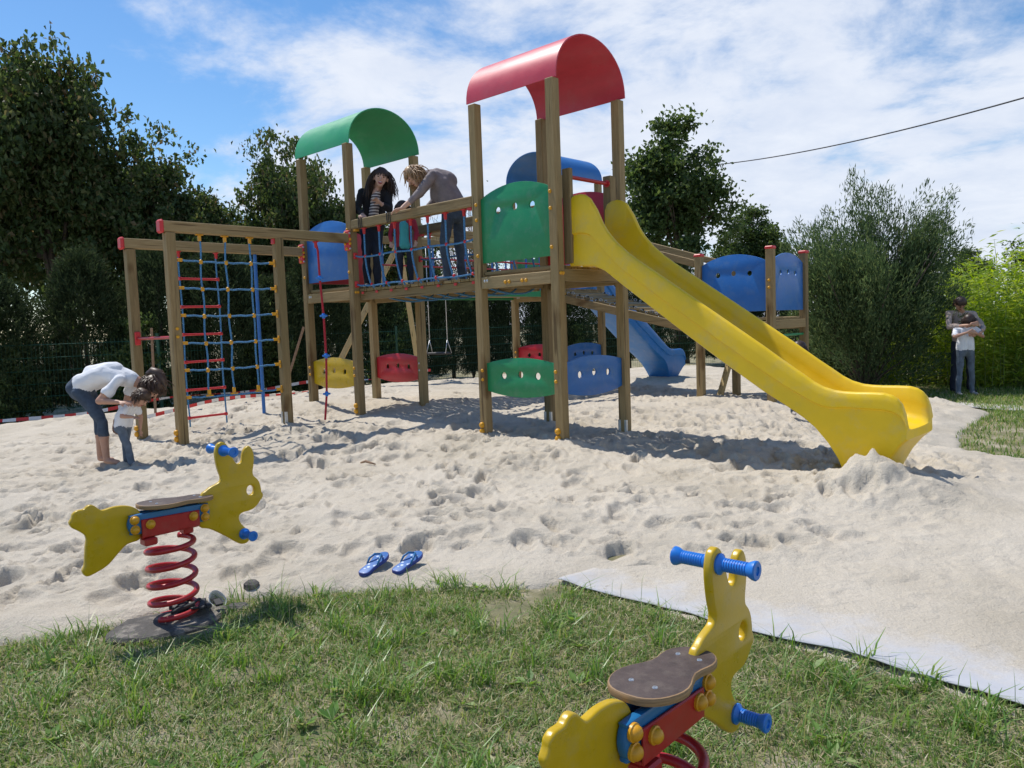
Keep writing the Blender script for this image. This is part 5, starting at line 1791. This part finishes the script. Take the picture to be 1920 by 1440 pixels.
# crumpled white cup
cup = thing('plastic_cup', 'crumpled white plastic cup lying right of the red spring', 'cup', (-1.535, 3.86, sand_at(-1.535, 3.86) + 0.034))
cup.rotation_euler = (0.9, 0.35, 0.3)
_pr = [(0.001, -0.045), (0.028, -0.045), (0.030, -0.042), (0.041, 0.045), (0.044, 0.048), (0.043, 0.050), (0.039, 0.046), (0.028, -0.038), (0.001, -0.040)]
_cm = MB().lathe(_pr, (0, 0, 0), (0, 0, 1), 20)
_cm.v = [(x + 0.008 * math.sin(z * 60 + y * 40), y + 0.006 * math.cos(x * 70 + z * 30), z + 0.01 * math.sin(x * 50)) for x, y, z in _cm.v]
_cm.build('cup_body', M['white_plastic'], cup, True, 50)
# twig on the sand
tw = MB().tube([(-0.07, 0.06, 0.0), (-0.02, 0.02, 0.018), (0.02, -0.015, 0.012), (0.08, -0.07, 0.004)], [0.008, 0.012, 0.011, 0.006], 7).mesh('twig', M['twig'], True)
tag(link('twig', tw, None, (-1.29, 6.78, sand_at(-1.29, 6.78) + 0.012)), 'short brown twig lying on the trampled sand', 'twig')


# flip-flops
def flipflop(label, x, y, rz, tx, ty):
    t = thing('flip_flop', label, 'flip-flop', (x, y, sand_at(x, y) + 0.028), rz, 'pair of blue flip-flops')
    t.rotation_euler = (tx, ty, rz)
    lp = []
    for (px, py) in [(-0.115, 0.0), (-0.108, 0.026), (-0.08, 0.034), (-0.03, 0.031), (0.02, 0.034), (0.06, 0.043), (0.10, 0.036), (0.122, 0.010), (0.118, -0.016), (0.09, -0.034), (0.05, -0.040), (0.0, -0.032), (-0.05, -0.030), (-0.09, -0.032), (-0.11, -0.022)]:
        lp.append((px, py))
    so = MB().prism(smooth_loop(lp, 3), [], 0.022, ((0, 0, 0), X3, Y3, Z3), 0.004, 2, 0, 1).build('sole', [M['flip_print'], M['flip_edge']], t, True, 40)
    for s in (-1, 1):
        MB().tube([(0.078, 0.002, 0.012), (0.070, 0.004 * s, 0.026), (0.045, 0.020 * s, 0.036), (0.012, 0.032 * s, 0.030), (-0.018, 0.033 * s, 0.008)], [0.004, 0.005, 0.0065, 0.0065, 0.005], 7).build('strap', M['blue_plate'], t, True)
    return t


flipflop('left blue patterned flip-flop on the sand at the grass edge', -0.785, 4.17, 1.12, 0.05, -0.22)
flipflop('right blue patterned flip-flop on the sand at the grass edge', -0.605, 4.19, 1.05, 0.08, -0.20)

# ---------------------------------------------------------------- wire fence, tape, stake, cable
FEN = [(-14.5, 8.3), (-12.3, 9.3), (-10.0, 10.35), (-7.7, 11.65), (-5.85, 13.0), (-4.1, 14.7), (-2.4, 16.5), (-0.75, 18.4), (1.3, 19.9), (3.8, 20.75), (6.3, 20.6)]
fence = thing('wire_fence', 'green wire mesh fence with posts along the back of the sand', 'fence', (-7.7, 11.65, 0.1), 0, None, (-7.7, 11.65, 0.1))
for k, (x, y) in enumerate(FEN):
    zg = 0.05
    MB().box((x - 0.022, y - 0.022, zg - 0.3), (x + 0.022, y + 0.022, 1.42), 0.003).box((x - 0.026, y - 0.026, 1.42), (x + 0.026, y + 0.026, 1.435)).build('fence_post', M['fence_green'], fence)
    if k < len(FEN) - 1:
        x2, y2 = FEN[k + 1]
        p0, p1 = np.array([x, y, 0.0]), np.array([x2, y2, 0.0])
        L = np.linalg.norm(p1 - p0)
        mb = MB()
        for z in np.arange(0.12, 1.38, 0.2):
            mb.tube([p0 + [0, 0, z], p1 + [0, 0, z]], 0.0045, 4, False)
        for s in np.arange(0.05, L, 0.055):
            c = p0 + (p1 - p0) * s / L
            mb.tube([c + [0, 0, 0.05], c + [0, 0, 1.38]], 0.0022, 3, False)
        mb.build('mesh_panel', M['fence_green'], fence)

# striped barrier tape lying along the sand edge


def tape(label, pts, w=0.055, stripe=0.16, flutter=0.09, seed=0):
    q = np.random.default_rng(seed)
    p = np.array(pts, float)
    t = np.concatenate([[0], np.cumsum(np.linalg.norm(np.diff(p, axis=0), axis=1))])
    s = np.arange(0, t[-1], stripe / 2)
    C = np.stack([np.interp(s, t, p[:, i]) for i in range(3)], 1)
    ph = q.uniform(0, 6)
    C[:, 2] += flutter * 0.4 * np.sin(s * 2.3 + ph); C[:, 1] += flutter * np.sin(s * 1.7 + ph)
    tw_ = 0.9 * np.sin(s * 0.9 + ph) + 0.4 * np.sin(s * 2.7)
    wv = np.stack([0.5 * np.sin(tw_) * 0.4, -np.sin(tw_) * 0.9 * 0.7, np.cos(tw_)], 1) * w / 2
    V = np.stack([C - wv, C + wv], 1).reshape(-1, 3)
    n = len(s)
    b = np.arange(n - 1) * 2
    F = np.stack([b, b + 2, b + 3, b + 1], 1)
    V2 = V + np.array([0, 0.0012, 0.0])
    F2 = F[:, ::-1] + len(V)
    mi = (np.arange(n - 1) // 2) % 2
    o = link('barrier_tape', np_mesh('barrier_tape', np.concatenate([V, V2]), np.concatenate([F, F2]), [M['tape_red'], M['tape_white']], True, np.concatenate([mi, mi])))
    return tag(o, label, 'barrier tape')


tape('red and white barrier tape along the fence foot at the left', [(-9.6, 10.2, .20), (-7.49, 11.38, .20), (-6.6, 12.0, .27), (-5.9, 12.55, .33), (-5.0, 13.3, .38), (-4.0, 14.2, .42), (-2.8, 15.5, .42), (-1.7, 16.8, .42)], seed=1)
tape('twisted red and white tape trailing on the sand behind the climbing net', [(-4.9, 10.2, .33), (-4.5, 10.6, .37), (-4.2, 11.0, .42), (-3.9, 11.7, .45), (-3.2, 12.3, .46)], 0.05, 0.11, 0.08, 4)
stk = MB().beam((-5.08, 11.05, 0.0), (-5.06, 11.08, 1.50), 0.032, 0.024, 0.004, (0, 1, 0)).mesh('wooden_stake', M['twig'])
tag(link('wooden_stake', stk), 'thin wooden stake standing between the climbing frame posts', 'stake')
stk2 = MB().beam((-3.75, 12.6, 0.25), (-3.35, 12.75, 1.45), 0.035, 0.025, 0.004, (0, 1, 0)).mesh('wooden_stake', M['twig'])
tag(link('wooden_stake', stk2), 'leaning wooden stake seen through the climbing net', 'stake')

cab = []
for k in range(41):
    f = -0.45 + 2.0 * k / 40
    p = np.array((6.36, 26.0, 6.32)) * (1 - f) + np.array((9.14, 14.0, 5.0)) * f
    p[2] += 0.75 * (f * f - f) + 0.0
    cab.append(p)
tag(link('overhead_cable', MB().tube(cab, 0.0145, 6).mesh('overhead_cable', M['cable'], True)), 'dark overhead cable sagging across the sky at the right', 'cable')

# ---------------------------------------------------------------- people


def unit(v):
    v = np.array(v, float)
    return v / max(np.linalg.norm(v), 1e-9)


class Body:
    """capsules and balls fused into one skin by a voxel remesh; every face takes the material of its nearest capsule"""
    def __init__(self):
        self.p = []

    def cap(self, a, ra, b, rb, mat):
        self.p.append((np.array(a, float), float(ra), np.array(b, float), float(rb), mat))

    def ball(self, a, r, mat):
        self.cap(a, r, np.array(a, float) + 1e-4, r, mat)

    def chain(self, pts, rs_, mats):
        for k in range(len(pts) - 1):
            self.cap(pts[k], rs_[k], pts[k + 1], rs_[k + 1], mats[k] if isinstance(mats, (list, tuple)) else mats)

    def hand(self, wrist, direction, palm, s, mat, curl=0.4, side=1):
        d = unit(direction); n = unit(np.array(palm) - d * np.dot(palm, d)); lat = np.cross(d, n) * side
        w = np.array(wrist, float)
        for q in (-0.5, 0, 0.5):
            self.cap(w + lat * q * 0.02 * s, 0.015 * s, w + d * 0.065 * s + lat * q * 0.045 * s, 0.0135 * s, mat)
        for k, (o, L) in enumerate(((-0.033, 0.062), (-0.011, 0.074), (0.011, 0.070), (0.033, 0.054))):
            b0 = w + d * 0.072 * s + lat * o * s
            b1 = b0 + unit(d + n * curl * 0.6) * L * 0.5 * s + lat * o * 0.2 * s
            b2 = b1 + unit(d * 0.8 + n * curl * 1.6) * L * 0.5 * s
            self.chain([b0, b1, b2], [0.0088 * s, 0.0082 * s, 0.0068 * s], mat)
        t0 = w + d * 0.02 * s - lat * 0.022 * s
        t1 = t0 + unit(d * 0.7 - lat * 0.9 + n * 0.3) * 0.035 * s
        t2 = t1 + unit(d + n * curl - lat * 0.1) * 0.032 * s
        self.chain([t0, t1, t2], [0.0115 * s, 0.010 * s, 0.008 * s], mat)

    def build(self, t, name='body', voxel=0.0075, dec=0.35):
        mb = MB()
        ang = np.arange(14) * 2 * np.pi / 14
        for a, ra, b, rb, m in self.p:
            ax = b - a; L = np.linalg.norm(ax); ax = ax / L
            pr = [(ra * math.sin(h), -ra * math.cos(h)) for h in np.linspace(0.05, math.pi / 2, 5)] + [(rb * math.sin(h), L - rb * math.cos(h)) for h in np.linspace(math.pi / 2, math.pi - 0.05, 5)]
            mb.lathe(pr, a, ax, 14)
        me = mb.mesh('body_tmp', [], False)
        o = bpy.data.objects.new('body_tmp', me)
        COL.objects.link(o)
        rm = o.modifiers.new('r', 'REMESH'); rm.mode = 'VOXEL'; rm.voxel_size = voxel
        sm = o.modifiers.new('s', 'SMOOTH'); sm.factor = 0.5; sm.iterations = 4
        dc = o.modifiers.new('d', 'DECIMATE'); dc.ratio = dec
        dg = bpy.context.evaluated_depsgraph_get()
        out = bpy.data.meshes.new_from_object(o.evaluated_get(dg))
        bpy.data.objects.remove(o); bpy.data.meshes.remove(me)
        out.name = name
        nf = len(out.polygons)
        ctr = np.empty(nf * 3); out.polygons.foreach_get('center', ctr); ctr = ctr.reshape(-1, 3)
        best = np.full(nf, 1e9); mi = np.zeros(nf, np.int32)
        mats = []
        for a, ra, b, rb, m in self.p:
            if m not in mats:
                mats.append(m)
            ab = b - a
            tt = np.clip(((ctr - a) @ ab) / (ab @ ab), 0, 1)
            d = np.linalg.norm(ctr - a - tt[:, None] * ab, axis=1) - (ra + (rb - ra) * tt)
            s = d < best
            best[s] = d[s]; mi[s] = mats.index(m)
        # cloth folds: small relief on the dressed faces
        nv = len(out.vertices)
        co = np.empty(nv * 3); out.vertices.foreach_get('co', co); co = co.reshape(-1, 3)
        no = np.empty(nv * 3); out.vertices.foreach_get('normal', no); no = no.reshape(-1, 3)
        cloth = np.zeros(nv, bool)
        for p_, k_ in zip(out.polygons, mi):
            if mats[k_].startswith(('cloth', 'denim', 'striped')):
                cloth[list(p_.vertices)] = True
        wx = vnoise(co[:, 0] * 1.0 + co[:, 2] * .35, co[:, 2] + co[:, 1] * .6, 0.055, 1) * .006 + vnoise(co[:, 1] + co[:, 2] * .8, co[:, 0] * .7 + co[:, 2], 0.12, 3) * .008
        co = co + no * (wx * cloth)[:, None]
        out.vertices.foreach_set('co', co.astype(np.float32).ravel())
        out.materials.clear()
        for m in mats:
            out.materials.append(M[m])
        out.polygons.foreach_set('material_index', mi)
        out.polygons.foreach_set('use_smooth', np.full(nf, True))
        out.update()
        return link(name, out, t)


def head(B, c, f, up, s, skin='skin', neck=None):
    """cranium, jaw, nose, ears; f = facing"""
    c = np.array(c, float); f = unit(f); up = unit(np.array(up) - f * np.dot(up, f)); lat = np.cross(f, up)
    B.cap(c + up * .018 * s - f * .012 * s, .088 * s, c + up * .02 * s + f * .018 * s, .080 * s, skin)
    B.cap(c - up * .03 * s + f * .03 * s, .062 * s, c - up * .078 * s + f * .052 * s, .038 * s, skin)
    for q in (-1, 1):
        B.cap(c - up * .02 * s + f * .045 * s + lat * q * .03 * s, .040 * s, c - up * .06 * s + f * .05 * s + lat * q * .02 * s, .032 * s, skin)
        B.cap(c + lat * q * .086 * s - up * .0 * s, .013 * s, c + lat * q * .090 * s - up * .035 * s, .009 * s, skin)
    B.cap(c + f * .092 * s + up * .008 * s, .009 * s, c + f * .112 * s - up * .024 * s, .014 * s, skin)
    if neck is not None:
        B.cap(c - up * .05 * s - f * .015 * s, .050 * s, neck, .056 * s, skin)
    return c, f, up, lat


def face(t, hd, s, smile=False):
    c, f, up, lat = hd
    for q in (-1, 1):
        MB().sphere(c + f * .090 * s + lat * q * .032 * s + up * .008 * s, (.012 * s, .006 * s, .006 * s), np.stack([lat, f, up], 1), 8, 6).build('eye', M['eye'], t, True)
        MB().tube([c + f * .094 * s + lat * q * .018 * s + up * .026 * s, c + f * .094 * s + lat * q * .034 * s + up * .030 * s, c + f * .086 * s + lat * q * .05 * s + up * .026 * s], .0035 * s, 5).build('eyebrow', M['hair_dark'], t)
    MB().sphere(c + f * .087 * s - up * .060 * s, (.026 * s, .008 * s, (.020 if smile else .006) * s), np.stack([lat, f, up], 1), 10, 6).build('mouth', M['mouth'], t, True)
    if smile:
        MB().sphere(c + f * .0925 * s - up * .053 * s, (.019 * s, .004 * s, .005 * s), np.stack([lat, f, up], 1), 8, 5).build('teeth', M['white_plastic'], t, True)


def hair(t, hd, s, mat, length, n=300, fringe=True, seed=0, tail=None, grav=(0, 0, -1), limit=0.35):
    c, f, up, lat = hd
    q = np.random.default_rng(seed)
    mb = MB()
    cc = c + up * .022 * s
    # cap of hair
    for dv, r in ((-f * .018 + up * .012, .094), (up * .02 - f * .0, .093), (-f * .03 - up * .02, .085)):
        mb.sphere(cc + dv * s, r * s, None, 14, 10)
    g = unit(grav)
    k = 0
    while k < n:
        d = unit(q.normal(size=3))
        fr, u_ = d @ f, d @ up
        if u_ < -0.45 or (fr > limit and u_ < 0.55):
            continue
        k += 1
        p = cc + d * .092 * s
        v = unit(d * 0.35 - up * 0.5 - f * 0.3 + lat * (d @ lat) * 0.5 + q.normal(size=3) * 0.18)
        if fringe and fr > 0.25:
            v = unit(f * 0.5 - up * 0.55 + lat * (d @ lat) * 0.6)
            L = min(length, 0.07) * s * q.uniform(.7, 1.1)
        else:
            L = length * s * q.uniform(0.7, 1.12)
        pts = [p]
        m = 7
        for j in range(m):
            v = unit(v + g * 0.42 + q.normal(size=3) * 0.13)
            nx = pts[-1] + v * L / m
            r = nx - cc
            dist = np.linalg.norm(r)
            if dist < .094 * s:
                nx = cc + r / dist * .096 * s
            pts.append(nx)
        mb.tube(pts, np.linspace(.0080, .0022, m + 1) * s, 4, True)
    if tail is not None:
        mb.tube(tail[0], tail[1], 8)
    return mb.build('hair', M[mat], t, True)


def torso(B, pelvis, chest, shL, shR, s, mat, hipmat, wide=1.0, depth=0.098):
    pelvis, chest, shL, shR = [np.array(a, float) for a in (pelvis, chest, shL, shR)]
    lat = unit(shL - shR)
    sp = (shL + shR) / 2
    for q in (-1, 1):
        B.cap(pelvis + lat * q * .062 * s * wide, (depth + .012) * s, chest + lat * q * .055 * s * wide, depth * s, mat)
        B.cap(chest + lat * q * .055 * s * wide, depth * s, sp + lat * q * .07 * s * wide - unit(sp - chest) * .03 * s, depth * .82 * s, mat)
        B.cap(sp + lat * q * .05 * s, .055 * s, (shL if q > 0 else shR), .050 * s, mat)
        B.cap(pelvis - unit(chest - pelvis) * .05 * s + lat * q * .055 * s * wide, (depth + .008) * s, pelvis - unit(chest - pelvis) * .10 * s + lat * q * .06 * s * wide, (depth - .008) * s, hipmat)


def leg(B, hip, knee, ankle, toe, s, mats, split=1.0, foot='shoe', bare=None):
    hip, knee, ankle, toe = [np.array(a, float) for a in (hip, knee, ankle, toe)]
    B.cap(hip, .082 * s, knee, .058 * s, mats)
    if split >= 1:
        B.cap(knee, .058 * s, ankle, .050 * s, mats)
    else:
        m = knee + (ankle - knee) * split
        B.cap(knee, .060 * s, m, .060 * s, mats)
        B.cap(m, .047 * s, ankle, .034 * s, bare)
        calf = knee + (ankle - knee) * .45
        B.ball(calf, .05 * s, mats if split > .45 else bare)
    B.cap(ankle - np.array([0, 0, .02 * s]), .034 * s, toe, .028 * s, foot)


def arm(B, sh, el, wr, s, sleeve, skin, cover=1.0):
    """cover: 0..1 upper arm only, 1..2 also forearm"""
    sh, el, wr = [np.array(a, float) for a in (sh, el, wr)]
    if cover < 1:
        m = sh + (el - sh) * cover
        B.cap(sh, .056 * s, m, .060 * s, sleeve)
        B.cap(m, .043 * s, el, .037 * s, skin)
        B.cap(el, .037 * s, wr, .025 * s, skin)
    else:
        B.cap(sh, .056 * s, el, .046 * s, sleeve)
        m = el + (wr - el) * (cover - 1)
        B.cap(el, .046 * s, m, .038 * s, sleeve)
        if cover < 2:
            B.cap(m, .031 * s, wr, .025 * s, skin)


def person(label, base):
    return thing('person', label, 'person', tuple(base), 0, None)


A_ = np.array
# 1 --- woman in black cardigan on the bridge (figure coordinates are relative to her feet)
t = person('laughing person with long dark hair, black cardigan and striped top on the bridge', (-1.676, 9.62, 1.855))
B = Body(); s = 0.93
pel = A_((0.03, .08, .78)); che = A_((.085, -.0, 1.03)); shR = A_((-.055, .0, 1.165)); shL = A_((.27, -.06, 1.13)); nk = A_((.14, -.06, 1.205)); hc = A_((.205, -.165, 1.300))
torso(B, pel, che, shL, shR, s, 'cloth_black', 'denim_dark')
B.cap((.085, -.10, .86), .06, (.125, -.125, 1.07), .056, 'striped'); B.cap((.10, -.12, 1.02), .05, (.135, -.115, 1.12), .045, 'striped')
B.cap((.125, -.115, 1.13), .042, (.14, -.10, 1.17), .04, 'skin_pale')
hd = head(B, hc, (.18, -1, -.12), (.18, -.1, 1), s * 1.02, 'skin_pale', nk)
arm(B, shR, (-.105, -.12, .955), (.005, -.36, .845), s, 'cloth_black', 'skin_pale', 1.85)
B.hand((.005, -.37, .845), (.25, -1, -.25), (0, -.3, -1), s, 'skin_pale', 0.9)
arm(B, shL, (.285, -.15, .93), (.21, -.24, .985), s, 'cloth_black', 'skin_pale', 1.7)
B.hand((.205, -.25, .99), (-.6, -.3, .5), (-.3, -.6, -.6), s, 'skin_pale', 1.1)
leg(B, (-.035, .08, .72), (-.04, .0, .40), (-.05, .05, .07), (-.04, -.11, .035), s, 'denim_dark', foot='black')
leg(B, (.095, .08, .72), (.085, -.0, .40), (.075, .03, .07), (.10, -.12, .035), s, 'denim_dark', foot='black')
B.build(t)
face(t, hd, s * 1.02, True)
hair(t, hd, s * 1.02, 'hair_dark', 0.27, 420, True, 3, limit=-0.05)

# 2 --- blonde adult bending over the rail
t = person('person with dark blonde hair in a grey jacket bending over the bridge rail', (-0.585, 8.78, 1.855))
B = Body(); s = 0.97
pel = A_((.0, .02, .83)); che = A_((-.10, .0, 1.06)); shN = A_((-.20, -.16, 1.14)); shF = A_((-.20, .16, 1.16)); nk = A_((-.285, -.01, 1.165)); hc = A_((-.40, -.06, 1.165))
torso(B, pel, che, shN, shF, s, 'cloth_grey', 'denim', 1.15, 0.112)
B.cap((.01, .01, .83), .15, (-.10, .0, 1.03), .145, 'cloth_grey')
B.cap((-.06, 0, 1.10), .12, (-.16, 0, 1.15), .105, 'cloth_grey')
B.cap((-.215, 0, 1.18), .07, (-.255, 0, 1.185), .066, 'cloth_grey')
hd = head(B, hc, (-.62, -.35, -.70), (-.65, .1, .75), s, 'skin_pale', nk)
arm(B, shN, (-.335, -.22, .955), (-.515, -.27, .80), s * 1.06, 'cloth_grey', 'skin_pale', 1.55)
B.hand((-.53, -.275, .79), (-1, -.25, -.25), (0, -.1, -1), s, 'skin_pale', 0.5)
arm(B, shF, (-.215, .22, .93), (-.33, .20, .85), s * 1.06, 'cloth_grey', 'skin_pale', 1.6)
B.hand((-.34, .2, .845), (-1, .0, -.1), (0, 0, -1), s, 'skin_pale', 0.6)
leg(B, (-.04, -.05, .78), (-.10, -.10, .45), (-.085, -.05, .07), (-.20, -.09, .035), s, 'denim', foot='shoe')
leg(B, (.06, .08, .78), (.05, .09, .45), (.06, .12, .07), (-.06, .09, .035), s, 'denim', foot='shoe')
B.build(t)
face(t, hd, s)
hair(t, hd, s * 1.02, 'hair_blonde', 0.20, 320, True, 5)

# 3 --- small child in a red jacket
t = person('small child in an open red jacket and turquoise shirt standing on the bridge', (-1.205, 9.30, 1.855))
B = Body(); s = 0.62
pel = A_((-.0, .02, .50)); che = A_((0, .01, .64)); shR = A_((-.125, 0, .745)); shL = A_((.115, 0, .75)); nk = A_((0, 0, .785)); hc = A_((.0, -.02, .895))
torso(B, pel, che, shL, shR, s, 'cloth_red', 'denim_dark', 1.1)
B.cap((.0, -.052, .48), .05, (.0, -.05, .72), .042, 'cloth_teal')
B.cap((.03, -.05, .47), .04, (.025, -.048, .70), .036, 'cloth_teal')
hd = head(B, hc, (-.1, -1, -.25), (0, 0, 1), s * 1.28, 'skin_pale', nk)
arm(B, shR, (-.155, -.02, .62), (-.145, -.08, .52), s, 'cloth_red', 'skin_pale', 1.9)
arm(B, shL, (.15, -.02, .62), (.14, -.08, .52), s, 'cloth_red', 'skin_pale', 1.9)
B.hand((-.145, -.085, .515), (0, -.3, -1), (.3, -1, 0), s, 'skin_pale', 0.5)
B.hand((.14, -.085, .515), (0, -.3, -1), (-.3, -1, 0), s, 'skin_pale', 0.5)
leg(B, (-.05, .02, .46), (-.06, .0, .26), (-.07, .02, .05), (-.07, -.07, .03), s, 'denim_dark', foot='shoe')
leg(B, (.05, .02, .46), (.055, .0, .26), (.06, .02, .05), (.07, -.07, .03), s, 'denim_dark', foot='shoe')
B.build(t)
face(t, hd, s * 1.28)
hair(t, hd, s * 1.3, 'hair_dark', 0.12, 220, True, 7)

# 4 --- girl bending down on the sand
t = person('barefoot person in white T-shirt and cropped jeans bending over a toddler', (-3.68, 7.08, 0.22))
B = Body(); s = 0.86
pel = A_((-.21, .05, .745)); che = A_((.02, .01, .83)); shN = A_((.185, -.13, .775)); shF = A_((.185, .14, .775)); nk = A_((.275, .02, .745)); hc = A_((.395, .03, .69))
torso(B, pel, che, shN, shF, s, 'cloth_white', 'denim', 1.05, 0.098)
B.cap((-.12, 0.02, .82), .095, (.08, 0.0, .85), .088, 'cloth_white')
B.ball((-.25, .05, .70), .115, 'denim')
B.cap((.10, .01, .81), .085, (.215, .01, .775), .078, 'cloth_white')
hd = head(B, hc, (.45, -.12, -.88), (.85, 0, .50), s * 1.06, 'skin', nk)
arm(B, shN, (.045, -.225, .60), (.22, -.24, .585), s, 'cloth_white', 'skin', 0.55)
B.hand((.23, -.24, .585), (1, -.1, -.05), (.1, .2, -1), s, 'skin', 0.6)
arm(B, shF, (.10, .14, .53), (.03, .06, .39), s, 'cloth_white', 'skin', 0.5)
B.hand((.028, .055, .38), (-.1, -.2, -1), (1, 0, 0), s, 'skin', 0.5)
leg(B, (-.22, -.03, .68), (-.03, -.06, .40), (-.02, -.05, .06), (.09, -.07, .025), s, 'denim', 0.30, 'skin', 'skin')
leg(B, (-.24, .12, .68), (-.14, .11, .40), (-.16, .11, .06), (-.05, .10, .025), s, 'denim', 0.30, 'skin', 'skin')
B.build(t)
face(t, hd, s * 1.06)
hair(t, hd, s * 1.1, 'hair_brown', 0.13, 380, True, 9, (([(.36, .05, .80), (.40, .06, .83), (.46, .05, .81), (.50, .04, .73), (.51, .03, .66)]), [.03, .045, .05, .04, .015]), (.35, 0, -1))
MB().sphere((.10, -.105, .70), (.05, .012, .035), None, 8, 6).build('shirt_print', M['print_dark'], t, True)

# 5 --- toddler
t = person('toddler in white T-shirt and washed jeans bending forward beside the climbing frame', (-3.475, 7.0, 0.19))
t.scale = (0.93, 0.93, 0.90)
B = Body(); s = 0.55
pel = A_((-.055, .03, .45)); che = A_((-.01, .01, .57)); shN = A_((.05, -.085, .63)); shF = A_((.05, .09, .63)); nk = A_((.075, .0, .655)); hc = A_((.165, -.03, .71))
torso(B, pel, che, shN, shF, s, 'cloth_white', 'denim_grey', 1.15, 0.115)
hd = head(B, hc, (.62, -.15, -.72), (.70, 0, .68), s * 1.36, 'skin', nk)
arm(B, shN, (.03, -.15, .54), (.12, -.13, .53), s * 1.1, 'cloth_white', 'skin', 0.6)
B.hand((.125, -.13, .53), (1, 0, -.2), (0, .3, -1), s, 'skin', 0.6)
arm(B, shF, (.07, .14, .50), (.06, .13, .38), s * 1.1, 'cloth_white', 'skin', 0.6)
B.hand((.06, .13, .37), (0, -.1, -1), (1, 0, 0), s, 'skin', 0.5)
leg(B, (-.05, -.03, .41), (.005, -.05, .25), (.045, -.06, .07), (.14, -.08, .035), s * 1.2, 'denim_grey', foot='shoe')
leg(B, (-.06, .08, .41), (-.055, .07, .25), (-.06, .06, .07), (.03, .06, .035), s * 1.2, 'denim_grey', foot='shoe')
B.build(t)
face(t, hd, s * 1.36)
hair(t, hd, s * 1.4, 'hair_brown', 0.085, 320, True, 11)

# 6 --- adult and child hugging at the right
t = person('adult in beige shirt and dark trousers hugging a child before the bamboo', (7.22, 12.5, 0.0))
B = Body(); s = 0.93
pel = A_((.04, .06, .86)); che = A_((.0, .05, 1.08)); shR = A_((-.20, .03, 1.29)); shL = A_((.18, .03, 1.27)); nk = A_((-.02, .0, 1.34)); hc = A_((-.075, -.06, 1.44))
torso(B, pel, che, shL, shR, s, 'cloth_beige', 'denim_dark')
hd = head(B, hc, (.05, -.62, -.78), (0, -.7, .7), s, 'skin', nk)
arm(B, shR, (-.29, -.14, 1.08), (-.15, -.42, 1.10), s, 'cloth_beige', 'skin', 1.5)
B.hand((-.11, -.43, 1.12), (1, -.2, 0), (0, 1, 0), s, 'skin', 0.5)
arm(B, shL, (.25, -.14, 1.05), (.02, -.46, .97), s, 'cloth_beige', 'skin', 1.5)
B.hand((-.03, -.45, .965), (-1, -.1, 0), (0, 1, 0), s, 'skin', 0.5, -1)
leg(B, (-.06, .06, .80), (-.09, .05, .45), (-.10, .08, .07), (-.12, -.06, .035), s, 'denim_dark', foot='black')
leg(B, (.12, .06, .80), (.16, .06, .45), (.19, .10, .07), (.20, -.04, .035), s, 'denim_dark', foot='black')
B.build(t, voxel=0.009)
face(t, hd, s)
hair(t, hd, s * 0.98, 'hair_dark', 0.06, 220, False, 13, limit=0.0)
t = person('child in white T-shirt and blue jeans held by the adult before the bamboo', (7.06, 12.19, 0.0))
B = Body(); s = 0.76
pel = A_((.03, .0, .74)); che = A_((.03, .0, .90)); shR = A_((-.12, .0, 1.03)); shL = A_((.18, .0, 1.03)); nk = A_((.06, .02, 1.07)); hc = A_((.10, .02, 1.165))
torso(B, pel, che, shL, shR, s, 'cloth_white', 'denim_grey', 1.1)
hd = head(B, hc, (.5, .8, .0), (0, 0, 1), s * 1.12, 'skin', nk)
arm(B, shR, (-.19, -.10, .93), (-.04, -.17, .99), s, 'cloth_white', 'skin', 0.7)
B.hand((-.03, -.17, .995), (1, -.1, .3), (0, 1, 0), s, 'skin', 0.5)
arm(B, shL, (.25, -.09, .92), (.11, -.17, .97), s, 'cloth_white', 'skin', 0.7)
B.hand((.10, -.17, .975), (-1, -.1, .3), (0, 1, 0), s, 'skin', 0.5)
leg(B, (-.04, .0, .70), (-.055, -.01, .40), (-.075, .0, .06), (-.09, -.11, .03), s * 1.05, 'denim_grey', foot='shoe')
leg(B, (.10, .0, .70), (.125, -.01, .40), (.145, .0, .06), (.16, -.11, .03), s * 1.05, 'denim_grey', foot='shoe')
B.build(t, voxel=0.009)
face(t, hd, s)
hair(t, hd, s * 1.15, 'hair_dark', 0.08, 220, True, 15)

# 7 --- small child behind the slide, only the crown of the head shows
t = person('small dark haired child mostly hidden behind the yellow slide', (3.33, 9.05, 0.18))
B = Body(); s = 0.58
pel = A_((0, 0, .42)); che = A_((0, -.01, .55)); shR = A_((-.11, 0, .65)); shL = A_((.11, 0, .65)); nk = A_((0, 0, .69)); hc = A_((0, -.02, .775))
torso(B, pel, che, shL, shR, s, 'cloth_red', 'denim', 1.1)
hd = head(B, hc, (-.8, .5, -.1), (0, 0, 1), s * 1.3, 'skin', nk)
for q in (-1, 1):
    arm(B, (q * .11, 0, .65), (q * .15, -.02, .52), (q * .13, -.1, .45), s, 'cloth_red', 'skin', 1.8)
    B.hand((q * .13, -.105, .445), (0, -.5, -1), (-q, -.5, 0), s, 'skin', 0.5)
    leg(B, (q * .05, 0, .38), (q * .06, -.01, .22), (q * .06, .02, .05), (q * .07, -.07, .03), s * 1.1, 'denim', foot='shoe')
B.build(t, voxel=0.009)
face(t, hd, s * 1.3)
hair(t, hd, s * 1.33, 'hair_dark', 0.10, 220, True, 17)
